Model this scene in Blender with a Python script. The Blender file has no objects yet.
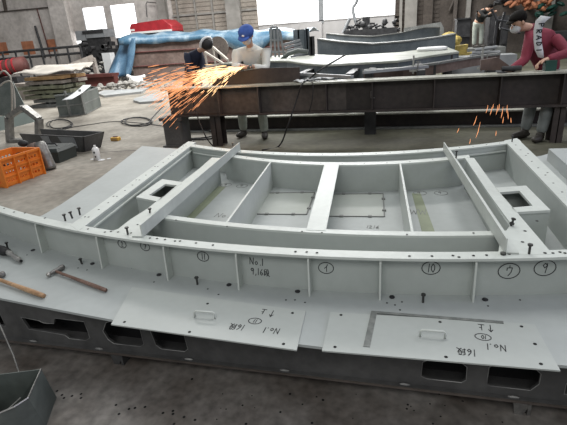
import bpy, bmesh, math, random
from mathutils import Vector, Matrix
from mathutils.geometry import tessellate_polygon
random.seed(7)
scene = bpy.context.scene
COL = scene.collection
PI = math.pi
# ------------------------------------------------------------------ camera frame
CX, CY, F, H = 283.5, 212.5, 449.13, 1.42
vy = Vector((402-CX, CY-30, -F)).normalized()
vx = -Vector((-1495-CX, CY-163.0, -F)).normalized()
vx = (vx - vy*vx.dot(vy)).normalized()
vz = vx.cross(vy)
RM = Matrix((vx, vy, vz))
def px(u, v, z=None, y=None, x=None):
    d = RM @ Vector((u-CX, CY-v, -F))
    t = (z-H)/d.z if z is not None else (y/d.y if y is not None else x/d.x)
    return Vector((0, 0, H)) + d*t
# ------------------------------------------------------------------ materials
def mat(name, col, rough=0.6, metal=0.0, var=0.12, scale=6.0, col2=None, thr=None, bump=0.0, spec=0.5, fine=0.0):
    m = bpy.data.materials.new(name); m.use_nodes = True
    nt = m.node_tree; N = nt.nodes; L = nt.links
    b = N['Principled BSDF']
    b.inputs['Roughness'].default_value = rough; b.inputs['Metallic'].default_value = metal
    b.inputs['Specular IOR Level'].default_value = spec
    tc = N.new('ShaderNodeTexCoord')
    nz = N.new('ShaderNodeTexNoise'); nz.inputs['Scale'].default_value = scale; nz.inputs['Detail'].default_value = 6
    L.new(tc.outputs['Object'], nz.inputs['Vector'])
    cr = N.new('ShaderNodeValToRGB')
    c2 = col2 if col2 else tuple(c*(1+var) for c in col)
    c1 = col if col2 else tuple(c*(1-var) for c in col)
    lo, hi = thr if thr else (0.35, 0.65)
    cr.color_ramp.elements[0].position = lo; cr.color_ramp.elements[0].color = (*c1, 1)
    cr.color_ramp.elements[1].position = hi; cr.color_ramp.elements[1].color = (*c2, 1)
    L.new(nz.outputs['Fac'], cr.inputs['Fac'])
    out = cr.outputs['Color']
    if fine:
        n2 = N.new('ShaderNodeTexNoise'); n2.inputs['Scale'].default_value = scale*9; n2.inputs['Detail'].default_value = 5
        L.new(tc.outputs['Object'], n2.inputs['Vector'])
        mr = N.new('ShaderNodeMapRange'); mr.inputs[1].default_value = .3; mr.inputs[2].default_value = .7
        mr.inputs[3].default_value = 1-fine; mr.inputs[4].default_value = 1+fine
        L.new(n2.outputs['Fac'], mr.inputs[0])
        mx = N.new('ShaderNodeVectorMath'); mx.operation = 'SCALE'
        L.new(out, mx.inputs[0]); L.new(mr.outputs[0], mx.inputs['Scale']); out = mx.outputs[0]
    L.new(out, b.inputs['Base Color'])
    if bump:
        bp = N.new('ShaderNodeBump'); bp.inputs['Strength'].default_value = bump; bp.inputs['Distance'].default_value = 0.02
        L.new(nz.outputs['Fac'], bp.inputs['Height']); L.new(bp.outputs['Normal'], b.inputs['Normal'])
    return m
def emis(name, col, s):
    m = bpy.data.materials.new(name); m.use_nodes = True
    N = m.node_tree.nodes; N.clear()
    e = N.new('ShaderNodeEmission'); o = N.new('ShaderNodeOutputMaterial')
    e.inputs[0].default_value = (*col, 1); e.inputs[1].default_value = s
    m.node_tree.links.new(e.outputs[0], o.inputs[0]); return m
M = {}
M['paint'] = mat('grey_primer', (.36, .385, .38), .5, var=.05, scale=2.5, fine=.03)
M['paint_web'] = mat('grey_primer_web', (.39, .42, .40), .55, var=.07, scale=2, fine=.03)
M['paint_lit'] = mat('primer_lit_pale', (.52, .55, .52), .45, var=.05, scale=3, fine=.04)  # primer made paler; glancing window reflection on the flanges put into the colour
M['paint_cover'] = mat('cover_primer', (.385, .41, .395), .42, var=.03, scale=3, fine=.02)
M['primer_skin'] = mat('skin_primer', (.34, .37, .33), .5, scale=1.4, col2=(.41, .43, .41), fine=.04)
M['green'] = mat('green_primer', (.25, .28, .19), .6, var=.15, scale=5)
M['dark_steel'] = mat('dark_primer_steel', (.060, .060, .060), .55, metal=.2, scale=3, col2=(.092, .091, .090), fine=.15)
M['cut_edge'] = mat('flame_cut_edge', (.12, .12, .12), .5, metal=.3, scale=9, col2=(.30, .30, .29))
M['bed'] = mat('steel_bed', (.105, .090, .078), .40, metal=.1, scale=2.6, col2=(.22, .205, .19), fine=.3)
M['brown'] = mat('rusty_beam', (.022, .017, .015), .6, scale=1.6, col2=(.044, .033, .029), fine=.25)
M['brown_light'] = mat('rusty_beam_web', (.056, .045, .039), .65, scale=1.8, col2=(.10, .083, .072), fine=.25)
M['flange_worn'] = mat('worn_flange', (.22, .215, .18), .5, scale=4, col2=(.40, .40, .34), fine=.2)
M['black'] = mat('black_rubber', (.012, .012, .013), .6, scale=8)
M['ink'] = mat('marker_ink', (.012, .012, .015), .6)
M['hole'] = mat('bolt_hole_shadow', (.008, .008, .008), .9)
M['bolt'] = mat('bolt_steel', (.07, .07, .068), .4, metal=.7, scale=40)
M['steel'] = mat('bare_steel', (.40, .39, .37), .3, metal=.85, scale=20, fine=.2)
M['dull_steel'] = mat('dull_steel', (.16, .155, .15), .42, metal=.6, scale=14, col2=(.26, .255, .24), fine=.2)
M['square'] = mat('square_steel', (.15, .16, .155), .45, metal=.4, scale=30, col2=(.24, .25, .24))
M['wood'] = mat('hammer_wood', (.30, .17, .085), .45, scale=9, col2=(.46, .29, .16), fine=.25)
M['wood_dark'] = mat('old_hammer_wood', (.13, .07, .05), .5, scale=12, col2=(.22, .14, .11), fine=.3)
M['floor'] = mat('concrete_floor', (.165, .148, .122), .75, scale=1.3, col2=(.29, .268, .23), fine=.2, bump=.1)
M['wall'] = mat('stained_concrete_wall', (.42, .385, .36), .9, scale=.6, col2=(.62, .58, .55), fine=.15)
M['wall_grey'] = mat('grey_low_wall', (.36, .35, .345), .9, scale=1.2, col2=(.46, .45, .45))
M['orange_patch'] = mat('orange_patch', (.42, .17, .09), .9, scale=3, var=.2)
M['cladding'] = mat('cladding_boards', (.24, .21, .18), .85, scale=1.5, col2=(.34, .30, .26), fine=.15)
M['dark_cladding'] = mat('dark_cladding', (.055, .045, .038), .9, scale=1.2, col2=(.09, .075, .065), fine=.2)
M['col'] = mat('column_paint', (.20, .19, .175), .8, scale=2, col2=(.30, .285, .265))
M['daylight'] = emis('daylight_glass', (1, 1, 1), 4.0)
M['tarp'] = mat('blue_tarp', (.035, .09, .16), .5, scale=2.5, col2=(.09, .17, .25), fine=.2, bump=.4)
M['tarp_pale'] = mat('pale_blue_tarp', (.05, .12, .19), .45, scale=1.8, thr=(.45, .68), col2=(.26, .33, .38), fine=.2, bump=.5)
M['rust'] = mat('rust_plate', (.095, .062, .052), .8, scale=1.0, col2=(.16, .12, .105), fine=.25)
M['rust_red'] = mat('red_oxide', (.085, .022, .018), .7, scale=2, var=.25)
M['red'] = mat('red_paint', (.36, .022, .03), .4, scale=4, var=.15)
M['orange'] = mat('orange_plastic', (.72, .20, .025), .45, scale=6, var=.08)
M['yellow'] = mat('yellow_plastic', (.60, .34, .04), .45, scale=8)
M['olive'] = mat('olive_yellow', (.36, .27, .07), .6, scale=7, var=.4)
M['white'] = mat('white_plastic', (.74, .74, .73), .4, scale=8, var=.04)
M['paper'] = mat('white_paper', (.55, .56, .57), .7, scale=3, var=.05)
M['pale'] = mat('pale_sheet_metal', (.24, .25, .255), .5, scale=3, col2=(.32, .33, .33))
M['sheet'] = mat('cream_sheet', (.36, .335, .30), .8, scale=3, var=.12)
M['grey_green'] = mat('grey_green_steel', (.075, .09, .082), .55, scale=2.5, col2=(.125, .14, .13), fine=.15)
M['slab'] = mat('mid_grey_steel', (.13, .135, .13), .6, scale=3, col2=(.21, .215, .205), fine=.2)
M['bluegrey'] = mat('blue_grey_steel', (.08, .10, .115), .55, scale=3, col2=(.13, .15, .165), fine=.15)
M['deck'] = mat('pale_deck', (.26, .28, .23), .5, scale=2, col2=(.40, .41, .37), fine=.08)
M['toolbox'] = mat('black_toolbox', (.028, .034, .032), .5, scale=8)
M['mossy'] = mat('mossy_timber', (.12, .12, .085), .85, scale=6, col2=(.24, .25, .17), fine=.3)
M['grey_wood'] = mat('grey_timber', (.22, .19, .165), .85, scale=5, col2=(.34, .31, .28), fine=.2)
M['tan'] = mat('tan_timber', (.33, .20, .09), .85, scale=5, var=.2)
M['rubble'] = mat('rubble', (.17, .16, .145), .9, scale=7, col2=(.34, .33, .31), fine=.3)
M['glass_green'] = mat('pale_green_plate', (.30, .35, .32), .4, scale=2, var=.1)
M['skin'] = mat('skin', (.50, .30, .21), .55, scale=8, var=.06)
M['hair'] = mat('black_hair', (.008, .007, .006), .8, spec=.1)
M['jumpsuit'] = mat('pale_work_clothes', (.60, .60, .55), .85, scale=7, col2=(.74, .73, .68), bump=.4)
M['trousers'] = mat('grey_trousers', (.30, .33, .29), .85, scale=8, col2=(.42, .45, .40), bump=.4)
M['jeans'] = mat('grey_jeans', (.17, .19, .19), .85, scale=8, col2=(.26, .28, .28), bump=.4)
M['navy'] = mat('navy_cloth', (.012, .016, .035), .85, scale=8, var=.3, bump=.4)
M['cap_blue'] = mat('blue_cap', (.035, .09, .34), .8, scale=10, var=.2)
M['maroon'] = mat('maroon_cloth', (.15, .016, .032), .8, scale=6, col2=(.21, .024, .046), bump=.4)
M['glove'] = mat('grey_glove', (.22, .22, .18), .9, scale=12, var=.2)
M['dark_cloth'] = mat('dark_cloth', (.02, .02, .02), .85, scale=9, var=.3)
M['shoe'] = mat('work_shoe', (.035, .03, .025), .6, scale=9)
M['teal'] = mat('dark_teal_paint', (.008, .05, .038), .5, scale=9)
M['machine'] = mat('machine_dark', (.022, .022, .024), .5, scale=6, col2=(.05, .05, .052), metal=.3)
M['machine_grey'] = mat('machine_grey', (.22, .23, .24), .5, scale=3, var=.15)
M['spark'] = emis('hot_spark', (1.0, .40, .17), 1.6)
M['spark_core'] = emis('white_hot_spark', (1.0, .62, .30), 3.2)
# ------------------------------------------------------------------ mesh builder
class MB:
    def __init__(s): s.v = []; s.f = []
    def add(s, vs, fs):
        o = len(s.v); s.v += [Vector(p) for p in vs]; s.f += [tuple(i+o for i in f) for f in fs]; return s
    def box(s, x0, x1, y0, y1, z0, z1):
        vs = [(x, y, z) for z in (z0, z1) for y in (y0, y1) for x in (x0, x1)]
        return s.add(vs, [(0, 2, 3, 1), (4, 5, 7, 6), (0, 1, 5, 4), (2, 6, 7, 3), (0, 4, 6, 2), (1, 3, 7, 5)])
    def hexa(s, bottom, top):      # two quads
        return s.add(list(bottom)+list(top), [(3, 2, 1, 0), (4, 5, 6, 7), (0, 1, 5, 4), (1, 2, 6, 5), (2, 3, 7, 6), (3, 0, 4, 7)])
    def bar(s, a, b, w, h, up=(0, 0, 1)):   # rectangular bar a->b, width w, height h (centred)
        a, b = Vector(a), Vector(b); d = (b-a).normalized(); up = Vector(up)
        sd = d.cross(up)
        if sd.length < 1e-4: sd = d.cross(Vector((1, 0, 0)))
        sd.normalize(); u = sd.cross(d)
        q = [(-1, -1), (1, -1), (1, 1), (-1, 1)]
        return s.hexa([a+sd*(i*w/2)+u*(j*h/2) for i, j in q], [b+sd*(i*w/2)+u*(j*h/2) for i, j in q])
    def tube(s, pts, r, n=8, caps=True):
        pts = [Vector(p) for p in pts]; k = len(pts)
        rs = r if isinstance(r, (list, tuple)) else [r]*k
        o = len(s.v); prev = None
        for i, p in enumerate(pts):
            d = (pts[min(i+1, k-1)]-pts[max(i-1, 0)])
            d = d.normalized() if d.length > 1e-9 else Vector((0, 0, 1))
            if prev is None:
                a = Vector((0, 0, 1)) if abs(d.z) < .9 else Vector((1, 0, 0))
                sd = d.cross(a).normalized()
            else:
                sd = (prev - d*prev.dot(d))
                sd = sd.normalized() if sd.length > 1e-6 else d.cross(Vector((0, 0, 1))).normalized()
            prev = sd; u = sd.cross(d)
            for j in range(n):
                t = 2*PI*j/n; s.v.append(p+sd*(math.cos(t)*rs[i])+u*(math.sin(t)*rs[i]))
        for i in range(k-1):
            for j in range(n):
                a = o+i*n+j; b = o+i*n+(j+1) % n
                s.f.append((a, b, b+n, a+n))
        if caps:
            s.f.append(tuple(o+j for j in range(n))[::-1]); s.f.append(tuple(o+(k-1)*n+j for j in range(n)))
        return s
    def prism(s, outer, z0, z1, holes=(), fn=None):   # polygon in (a,b), thickness along c; fn maps (a,b,c)->world
        fn = fn or (lambda a, b, c: Vector((a, b, c)))
        loops = [list(outer)]+[list(h) for h in holes]
        flat = [p for l in loops for p in l]; o = len(s.v)
        for c in (z0, z1):
            for p in flat: s.v.append(Vector(fn(p[0], p[1], c)))
        n = len(flat)
        for t in tessellate_polygon([[Vector((p[0], p[1], 0)) for p in l] for l in loops]):
            s.f.append((o+t[0], o+t[1], o+t[2])); s.f.append((o+n+t[2], o+n+t[1], o+n+t[0]))
        k = 0
        for l in loops:
            m = len(l)
            for i in range(m):
                a = o+k+i; b = o+k+(i+1) % m; s.f.append((a, b, b+n, a+n))
            k += m
        return s
    def band(s, f0, f1, x0, x1, z0, z1, n=28):    # solid between two curves y=f0(x), y=f1(x)
        a = [(x0+(x1-x0)*i/n) for i in range(n+1)]
        o = len(s.v)
        for x in a:
            s.v += [Vector((x, f0(x), z0)), Vector((x, f1(x), z0)), Vector((x, f1(x), z1)), Vector((x, f0(x), z1))]
        for i in range(n):
            for j in range(4):
                p = o+i*4+j; q = o+i*4+(j+1) % 4; s.f.append((p, q, q+4, p+4))
        s.f.append((o+3, o+2, o+1, o)); e = o+n*4; s.f.append((e, e+1, e+2, e+3)); return s
    def disc(s, c, r, nrm=(0, 0, 1), n=10, h=.0006):
        c = Vector(c); nrm = Vector(nrm).normalized()
        return s.tube([c, c+nrm*h], r, n)
    def ell(s, c, r, n=10, m=7, R=None):
        c = Vector(c); o = len(s.v)
        for i in range(m+1):
            ph = PI*i/m
            for j in range(n):
                t = 2*PI*j/n
                p = Vector((r[0]*math.sin(ph)*math.cos(t), r[1]*math.sin(ph)*math.sin(t), r[2]*math.cos(ph)))
                s.v.append(c+(R @ p if R else p))
        for i in range(m):
            for j in range(n):
                a = o+i*n+j; b = o+i*n+(j+1) % n; s.f.append((a, b, b+n, a+n))
        return s
    def grid(s, P, nu, nv):   # P(i,j) function
        o = len(s.v)
        for i in range(nu+1):
            for j in range(nv+1): s.v.append(Vector(P(i/nu, j/nv)))
        for i in range(nu):
            for j in range(nv):
                a = o+i*(nv+1)+j; s.f.append((a, a+1, a+nv+2, a+nv+1))
        return s
    def build(s, name, m, parent=None, smooth=False, solid=0, bevel=0):
        me = bpy.data.meshes.new(name)
        vs = s.v
        if parent is None:
            lo = Vector([min(p[i] for p in vs) for i in range(3)]); hi = Vector([max(p[i] for p in vs) for i in range(3)])
            org = Vector(((lo.x+hi.x)/2, (lo.y+hi.y)/2, lo.z)); W = Matrix.Translation(org)
        else:
            W = WM[parent.name]; org = None
        inv = W.inverted()
        me.from_pydata([inv @ p for p in vs], [], s.f); me.validate()
        bm = bmesh.new(); bm.from_mesh(me); bmesh.ops.remove_doubles(bm, verts=bm.verts, dist=1e-6)
        bmesh.ops.recalc_face_normals(bm, faces=bm.faces)
        if smooth:
            for f in bm.faces: f.smooth = True
        bm.to_mesh(me); bm.free()
        me.materials.append(M[m] if isinstance(m, str) else m)
        o = bpy.data.objects.new(name, me); COL.objects.link(o)
        if parent is None: o.location = org; WM[o.name] = W
        else: o.parent = parent; WM[o.name] = W
        if solid:
            md = o.modifiers.new('solid', 'SOLIDIFY'); md.thickness = solid; md.offset = 0
        if bevel:
            md = o.modifiers.new('bevel', 'BEVEL'); md.width = bevel; md.segments = 2; md.limit_method = 'ANGLE'
        return o
WM = {}
def tag(o, label, cat=None, group=None, kind=None):
    o['label'] = label
    if cat: o['category'] = cat
    if group: o['group'] = group
    if kind: o['kind'] = kind
    return o
def thing(name, label, cat, loc=(0, 0, 0), rz=0, group=None):
    o = bpy.data.objects.new(name, None); COL.objects.link(o)
    o.location = loc; o.rotation_euler.z = rz; o.empty_display_size = .1
    WM[o.name] = Matrix.Translation(Vector(loc)) @ Matrix.Rotation(rz, 4, 'Z')
    return tag(o, label, cat, group)
def struct(o): o['kind'] = 'structure'; return o
_DM = {}
def hole(p, rad, parent, name='bolt_hole', m='hole', dome=False):
    k = (round(rad, 4), m, dome)
    if k not in _DM:
        b = MB()
        if dome: b.ell((0, 0, rad*.2), (rad, rad, rad*.45), 10, 6)
        else: b.tube([(0, 0, 0), (0, 0, .0008)], rad, 10)
        me = bpy.data.meshes.new(name); me.from_pydata([tuple(v) for v in b.v], [], b.f); me.materials.append(M[m]); _DM[k] = me
    o = bpy.data.objects.new(name, _DM[k]); COL.objects.link(o); o.parent = parent
    o.location = WM[parent.name].inverted() @ Vector(p); return o
# ------------------------------------------------------------------ hand lettering
GL = {
 'N': [[(0, 0), (.1, 1), (.55, 0), (.7, 1)]], 'o': [[(.25, .5), (.05, .3), (.2, .02), (.45, .15), (.45, .4), (.25, .5)]],
 '.': [[(.15, 0), (.2, .07)]], ',': [[(.2, .1), (.1, -.15)]], '1': [[(.2, 0), (.3, 1)]],
 '9': [[(.55, .75), (.3, .98), (.08, .78), (.25, .52), (.55, .72), (.5, .95)], [(.55, .8), (.4, 0)]],
 '6': [[(.5, .95), (.15, .5), (.1, .2), (.3, 0), (.52, .2), (.4, .42), (.12, .3)]],
 '0': [[(.3, 1), (.08, .7), (.08, .3), (.3, 0), (.5, .3), (.5, .7), (.3, 1)]],
 '2': [[(.1, .75), (.3, 1), (.5, .75), (.1, 0), (.55, .03)]],
 'ア': [[(.05, .9), (.7, .9), (.45, .55)], [(.38, .7), (.35, .35), (.15, 0)]],
 'イ': [[(.6, 1), (.35, .65), (.05, .45)], [(.4, .65), (.4, 0)]],
 'ウ': [[(.35, 1.05), (.35, .85)], [(.08, .55), (.08, .82), (.65, .82), (.55, .35), (.25, 0)]],
 '上': [[(.35, 1), (.35, 0)], [(.35, .55), (.62, .55)], [(0, 0), (.75, 0)]],
 '段': [[(.38, 1), (.12, .86), (.12, 0)], [(.12, .66), (.4, .66)], [(.12, .42), (.4, .42)], [(0, .12), (.42, .22)],
       [(.58, .98), (.56, .66), (.48, .55)], [(.58, .96), (.82, .96), (.82, .62), (.95, .6)], [(.5, .45), (.88, .45), (.7, .15), (.45, -.05)], [(.55, .35), (.75, .1), (1.0, -.05)]],
 '^': [[(.3, 0), (.3, 1)], [(.08, .68), (.3, 1), (.52, .68)]],
 'P': [[(.1, 0), (.1, 1), (.5, .9), (.5, .6), (.1, .5)]], 'R': [[(.1, 0), (.1, 1), (.5, .9), (.5, .6), (.1, .5), (.6, 0)]],
 'A': [[(0, 0), (.3, 1), (.6, 0)], [(.12, .35), (.48, .35)]], 'D': [[(.1, 0), (.1, 1), (.5, .75), (.5, .25), (.1, 0)]],
 'I': [[(.3, 0), (.3, 1)]], 'E': [[(.55, 0), (.1, 0), (.1, 1), (.55, 1)], [(.1, .5), (.45, .5)]],
 'W': [[(0, 1), (.15, 0), (.33, .7), (.5, 0), (.65, 1)]],
}
ADV = {'.': .35, ',': .4, '1': .5, '段': 1.15, 'N': .85, ' ': .5, 'I': .5}
def stroke(mb, p, q, w, nrm, t=.0008):
    d = (q-p)
    if d.length < 1e-6: return
    mb.bar(p-d.normalized()*w*.3+nrm*t/2, q+d.normalized()*w*.3+nrm*t/2, w, t, up=nrm)
def write(mb, txt, start, udir, vdir, h, w=.0035, asp=.8):
    nrm = udir.cross(vdir).normalized(); x = 0
    for ch in txt:
        for st in GL.get(ch, []):
            P = [start+udir*((x+a)*h*asp)+vdir*(b*h) for a, b in st]
            for a, b in zip(P, P[1:]): stroke(mb, a, b, w, nrm)
        x += ADV.get(ch, .75)
def circle(mb, c, udir, vdir, a, b, w=.0035):
    nrm = udir.cross(vdir).normalized(); n = 18
    P = [c+udir*(math.cos(2*PI*i/n)*a)+vdir*(math.sin(2*PI*i/n)*b) for i in range(n+1)]
    for p, q in zip(P, P[1:]): stroke(mb, p, q, w, nrm)
# ------------------------------------------------------------------ setting
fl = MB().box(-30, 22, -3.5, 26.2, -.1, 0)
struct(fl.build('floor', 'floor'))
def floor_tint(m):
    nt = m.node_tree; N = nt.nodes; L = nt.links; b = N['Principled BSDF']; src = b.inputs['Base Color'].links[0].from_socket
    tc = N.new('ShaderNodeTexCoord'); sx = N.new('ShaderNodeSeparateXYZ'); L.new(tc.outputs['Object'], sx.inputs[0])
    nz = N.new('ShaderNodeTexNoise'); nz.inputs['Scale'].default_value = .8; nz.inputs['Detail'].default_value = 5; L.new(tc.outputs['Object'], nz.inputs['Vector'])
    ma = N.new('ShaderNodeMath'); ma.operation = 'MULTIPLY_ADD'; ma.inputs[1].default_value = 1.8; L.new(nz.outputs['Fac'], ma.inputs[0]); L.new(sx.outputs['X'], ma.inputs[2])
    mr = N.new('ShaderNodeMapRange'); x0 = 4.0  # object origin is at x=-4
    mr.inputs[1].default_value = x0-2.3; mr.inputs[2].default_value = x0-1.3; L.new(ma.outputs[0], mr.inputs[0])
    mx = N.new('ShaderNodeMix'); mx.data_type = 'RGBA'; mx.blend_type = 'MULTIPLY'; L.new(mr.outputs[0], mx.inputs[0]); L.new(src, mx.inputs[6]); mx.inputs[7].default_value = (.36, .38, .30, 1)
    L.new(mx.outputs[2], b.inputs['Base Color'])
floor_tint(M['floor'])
# ------------------------------------------------------------------ steel bed plate under the foreground
bed = thing('surface_plate', 'dark worn steel floor plate with small drilled holes in the foreground', 'steel plate', (-.8, 1.0, 0))
bedp = MB().box(-4.5, 3.0, -1.5, 1.899, 0, .004).build('plate', 'bed', bed)
hb = MB()
for u, v in [(57, 391), (62, 395), (64, 398), (72, 396), (81, 394), (81, 398), (116, 405), (119, 414), (129, 409), (135, 408), (192, 379), (145, 407), (163, 413), (173, 411), (173, 414), (184, 417), (195, 420), (174, 424), (290, 394), (323, 400), (312, 425-2), (246, 424)]:
    hb.disc(px(u, v, .004), .006)
for i in range(26):
    u = random.uniform(200, 560); v = random.uniform(392, 424)
    hb.disc(px(u, v, .004), random.uniform(.002, .005))
hb.build('drilled_holes', 'hole', bedp)['kind'] = 'stuff'
# ------------------------------------------------------------------ big curved panel
T = .535; ZL = .33
Ff = lambda x: .094*x*x+.073*x+1.726 + .0
Bf = lambda x: .115*x*x+.054*x+1.962
Rf = lambda x: .266*x*x+.204*x+3.208
Sf = lambda x: .197*x*x+.206*x+3.575
panel = thing('curved_deck_panel', 'large grey primed curved steel deck panel with open cells, lying on a dark steel jig', 'steel panel', (-.4, 2.2, ZL-.012))
ledge_px = [(0, 298), (40, 306), (79, 313.5), (114, 320), (200, 332), (298, 344), (322, 347), (440, 357), (560, 365)]
lp = [px(u, v, ZL) for u, v in ledge_px]
outline = [(-3.1, lp[0].y+.14)]+[(p.x, p.y) for p in lp]+[(1.7, lp[-1].y+.03)]
outline += [(1.75, 4.75)]+[(x, Sf(x)+.10) for x in (1.2, .9, .5, 0, -.4, -.9, -1.4, -1.9)]+[(-2.35, 4.55)]+[tuple(px(u, v, ZL).xy) for u, v in ((142, 146), (124, 160), (100, 178), (60, 205), (43, 215))]+[(-2.56, 2.25), (-3.1, 2.4)]
P_skin = MB().prism(outline, ZL-.012, ZL).build('skin_plate', 'paint', panel)
P_ff = MB().band(Ff, lambda x: Ff(x)+.066, -2.9, 1.6, T-.012, T, 40).build('front_flange', 'paint_lit', panel)
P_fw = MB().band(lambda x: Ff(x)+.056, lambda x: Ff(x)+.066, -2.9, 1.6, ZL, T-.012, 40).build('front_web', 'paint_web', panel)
for x in (-2.62, -2.03, -1.53, -1.1, -.712, -.372, -.062, .322, .86, 1.25):
    y0 = Ff(x)+.003; y1 = Ff(x)+.057
    MB().prism([(y0-.004, ZL), (y1, ZL), (y1, T-.012), (y0+.012, T-.012), (y0+.004, T-.03)], x-.004, x+.004, fn=lambda a, b, c: (c, a, b)).build('gusset', 'paint_lit', panel)
XL = lambda y: -1.66-.127*(y-1.98)     # inner line of left side frame
XR = lambda y: .83
# side frames
P_sl = MB().prism([(XL(1.85), 1.86), (XL(3.98), 3.98), (XL(3.98)-.10, 4.02), (XL(1.9)-.10, 1.93)], T-.012, T+.0012).build('side_flange', 'paint_lit', panel)
MB().prism([(XL(1.925), 1.925), (XL(3.98), 3.98), (XL(3.98)-.01, 3.98), (XL(1.925)-.01, 1.925)], ZL, T-.012).build('side_web', 'paint_web', panel)
MB().prism([(XL(2.0)+.012, 2.0), (XL(3.9)+.012, 3.9), (XL(3.9), 3.9), (XL(2.0), 2.0)], T-.045, T-.035).build('side_lip', 'paint_lit', panel)
P_sr = MB().prism([(.835, 1.83), (.93, 1.84), (.935, 3.98), (.825, 3.9)], T-.012, T+.0012).build('side_flange', 'paint_lit', panel)
MB().prism([(.835, 1.92), (.845, 1.92), (.838, 3.9), (.826, 3.9)], ZL, T-.012).build('side_web', 'paint_web', panel)
MB().prism([(.925, 1.935), (.933, 1.935), (.933, 3.95), (.925, 3.95)], ZL, T-.012).build('side_web', 'paint_web', panel)
# rear frame
P_rf = MB().band(lambda x: Sf(x)-.085, Sf, -2.0, .94, T-.012, T+.0004, 30).build('rear_flange', 'paint_lit', panel)
MB().band(lambda x: Sf(x)-.075, lambda x: Sf(x)-.065, -1.93, .93, ZL, T-.012, 30).build('rear_web_or_shade_sheet', 'paint_web', panel)
MB().band(lambda x: Sf(x)-.10, lambda x: Sf(x)-.085, -1.86, .82, T-.06, T-.05, 30).build('rear_lip', 'paint_lit', panel)
# inner rings
MB().band(Rf, lambda x: Rf(x)+.075, -1.42, .50, T-.012, T-.0006, 24).build('rear_stringer_flange', 'paint_lit', panel)
MB().band(Rf, lambda x: Rf(x)+.009, -1.42, .46, ZL, T-.012, 24).build('rear_stringer_web', 'paint_web', panel)
MB().band(Bf, lambda x: Bf(x)+.048, -1.36, .55, T-.012, T-.0006, 24).build('front_stringer_flange', 'paint_lit', panel)
MB().band(Bf, lambda x: Bf(x)+.009, -1.36, .55, ZL, T-.012, 24).build('front_stringer_web', 'paint_web', panel)
# centre beam and dividers
MB().prism([(-.43, 1.985), (-.333, 1.985), (-.42, Rf(-.42)+.01), (-.527, Rf(-.5)+.01)], T-.012, T+.001).build('centre_flange', 'paint_lit', panel)
MB().prism([(-.386, 2.0), (-.376, 2.0), (-.468, 3.22), (-.478, 3.22)], ZL, T-.012).build('centre_web', 'paint_web', panel)
for (xa, xb) in ((-.872, -.962), (.073, .013)):
    MB().prism([(xa-.006, Bf(xa)+.04), (xa+.006, Bf(xa)+.04), (xb+.006, Rf(xb)+.005), (xb-.006, Rf(xb)+.005)], ZL, T-.002).build('divider', 'paint_lit', panel)
def pxs(l, z): return [tuple(px(u, v, z).xy) for u, v in l]
# longitudinal bars with corner plates
MB().prism(pxs([(212, 157.5), (221, 158), (200, 176), (153, 213.6), (145, 222), (142, 237), (112, 231), (118, 229), (131, 219), (147, 209), (157, 201), (182, 182), (200, 168)], T), T-.012, T+.0007).build('longitudinal_flange', 'paint_lit', panel)
MB().prism(pxs([(465, 158), (474, 158), (495.5, 187.6), (516.6, 212), (549, 250), (551, 254.5), (498, 255), (500, 240), (511, 224), (487, 191)], T), T-.012, T+.0007).build('longitudinal_flange', 'paint_lit', panel)
def wall_px(name, pts, m='paint_web', th=.008):
    P = pxs(pts, T)
    for a, b in zip(P, P[1:]):
        MB().bar((*a, (ZL+T-.012)/2), (*b, (ZL+T-.012)/2), th, T-.012-ZL).build(name, m, panel)
wall_px('longitudinal_web', [(218, 159), (199, 175), (152, 213), (135, 228)])
wall_px('longitudinal_web', [(467, 160), (488, 191), (511, 224)])
wall_px('longitudinal_web', [(473.5, 160), (494, 187), (549, 250)])
# hatch boxes
for outer, inner in (([(136, 197), (162, 179), (183, 182.2), (157, 201.2)], [(149, 195), (165, 184), (177, 185.2), (162, 197.8)]),
                     ([(495.5, 187.6), (526, 185.5), (550.5, 210), (516.6, 212)], [(499.7, 192.3), (519.4, 190.7), (532.8, 205.7), (512, 207.5)])):
    h = MB().prism(pxs(outer, T+.002), T-.012, T+.002, holes=[pxs(inner, T+.002)]).build('hatch_frame', 'paint_lit', panel)
    P = pxs(outer, T); c = Vector((sum(p[0] for p in P)/4, sum(p[1] for p in P)/4))
    Q = [Vector(p)*.97+c*.03 for p in P]
    b = MB()
    for i in range(4):
        a, d = Q[i], Q[(i+1) % 4]; b.bar((*a, (ZL+T-.012)/2), (*d, (ZL+T-.012)/2), .006, T-.012-ZL)
    b.build('hatch_box', 'paint_web', h)
    P2 = pxs(inner, T); c2 = Vector((sum(p[0] for p in P2)/4, sum(p[1] for p in P2)/4))
    MB().prism([tuple(Vector(p)*1.25-c2*.25) for p in P2], ZL+.001, ZL+.004).build('hatch_floor', 'dark_steel', h)
# seat frames marked on the cell floors
for dx in (0, -.50):
    s = MB(); q = [(-.435+dx, 2.67), (-.475+dx, 3.10), (-.10+dx, 3.13), (-.075+dx, 2.69)]
    for a, b in zip(q, q[1:]+q[:1]): s.bar((*a, ZL+.003), (*b, ZL+.003), .007, .005)
    for a, b in zip(q, q[1:]+q[:1]):
        for t in (.25, .75):
            x = a[0]+(b[0]-a[0])*t; y = a[1]+(b[1]-a[1])*t; s.box(x-.012, x+.012, y-.012, y+.012, ZL, ZL+.008)
    s.build('seat_outline', 'slab', P_skin)
    MB().prism([(a*.98+q[0][0]*.02, b) for a, b in q], ZL, ZL+.0015).build('seat_patch', 'primer_skin', P_skin)
MB().prism([(-1.36, 2.05), (-1.30, 2.05), (-1.35, 3.25), (-1.42, 3.25)], ZL, ZL+.0012).build('green_primer_band', 'green', P_skin)
MB().prism([(.17, 2.05), (.25, 2.05), (.16, 3.15), (.10, 3.15)], ZL, ZL+.0012).build('green_primer_band', 'green', P_skin)
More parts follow.
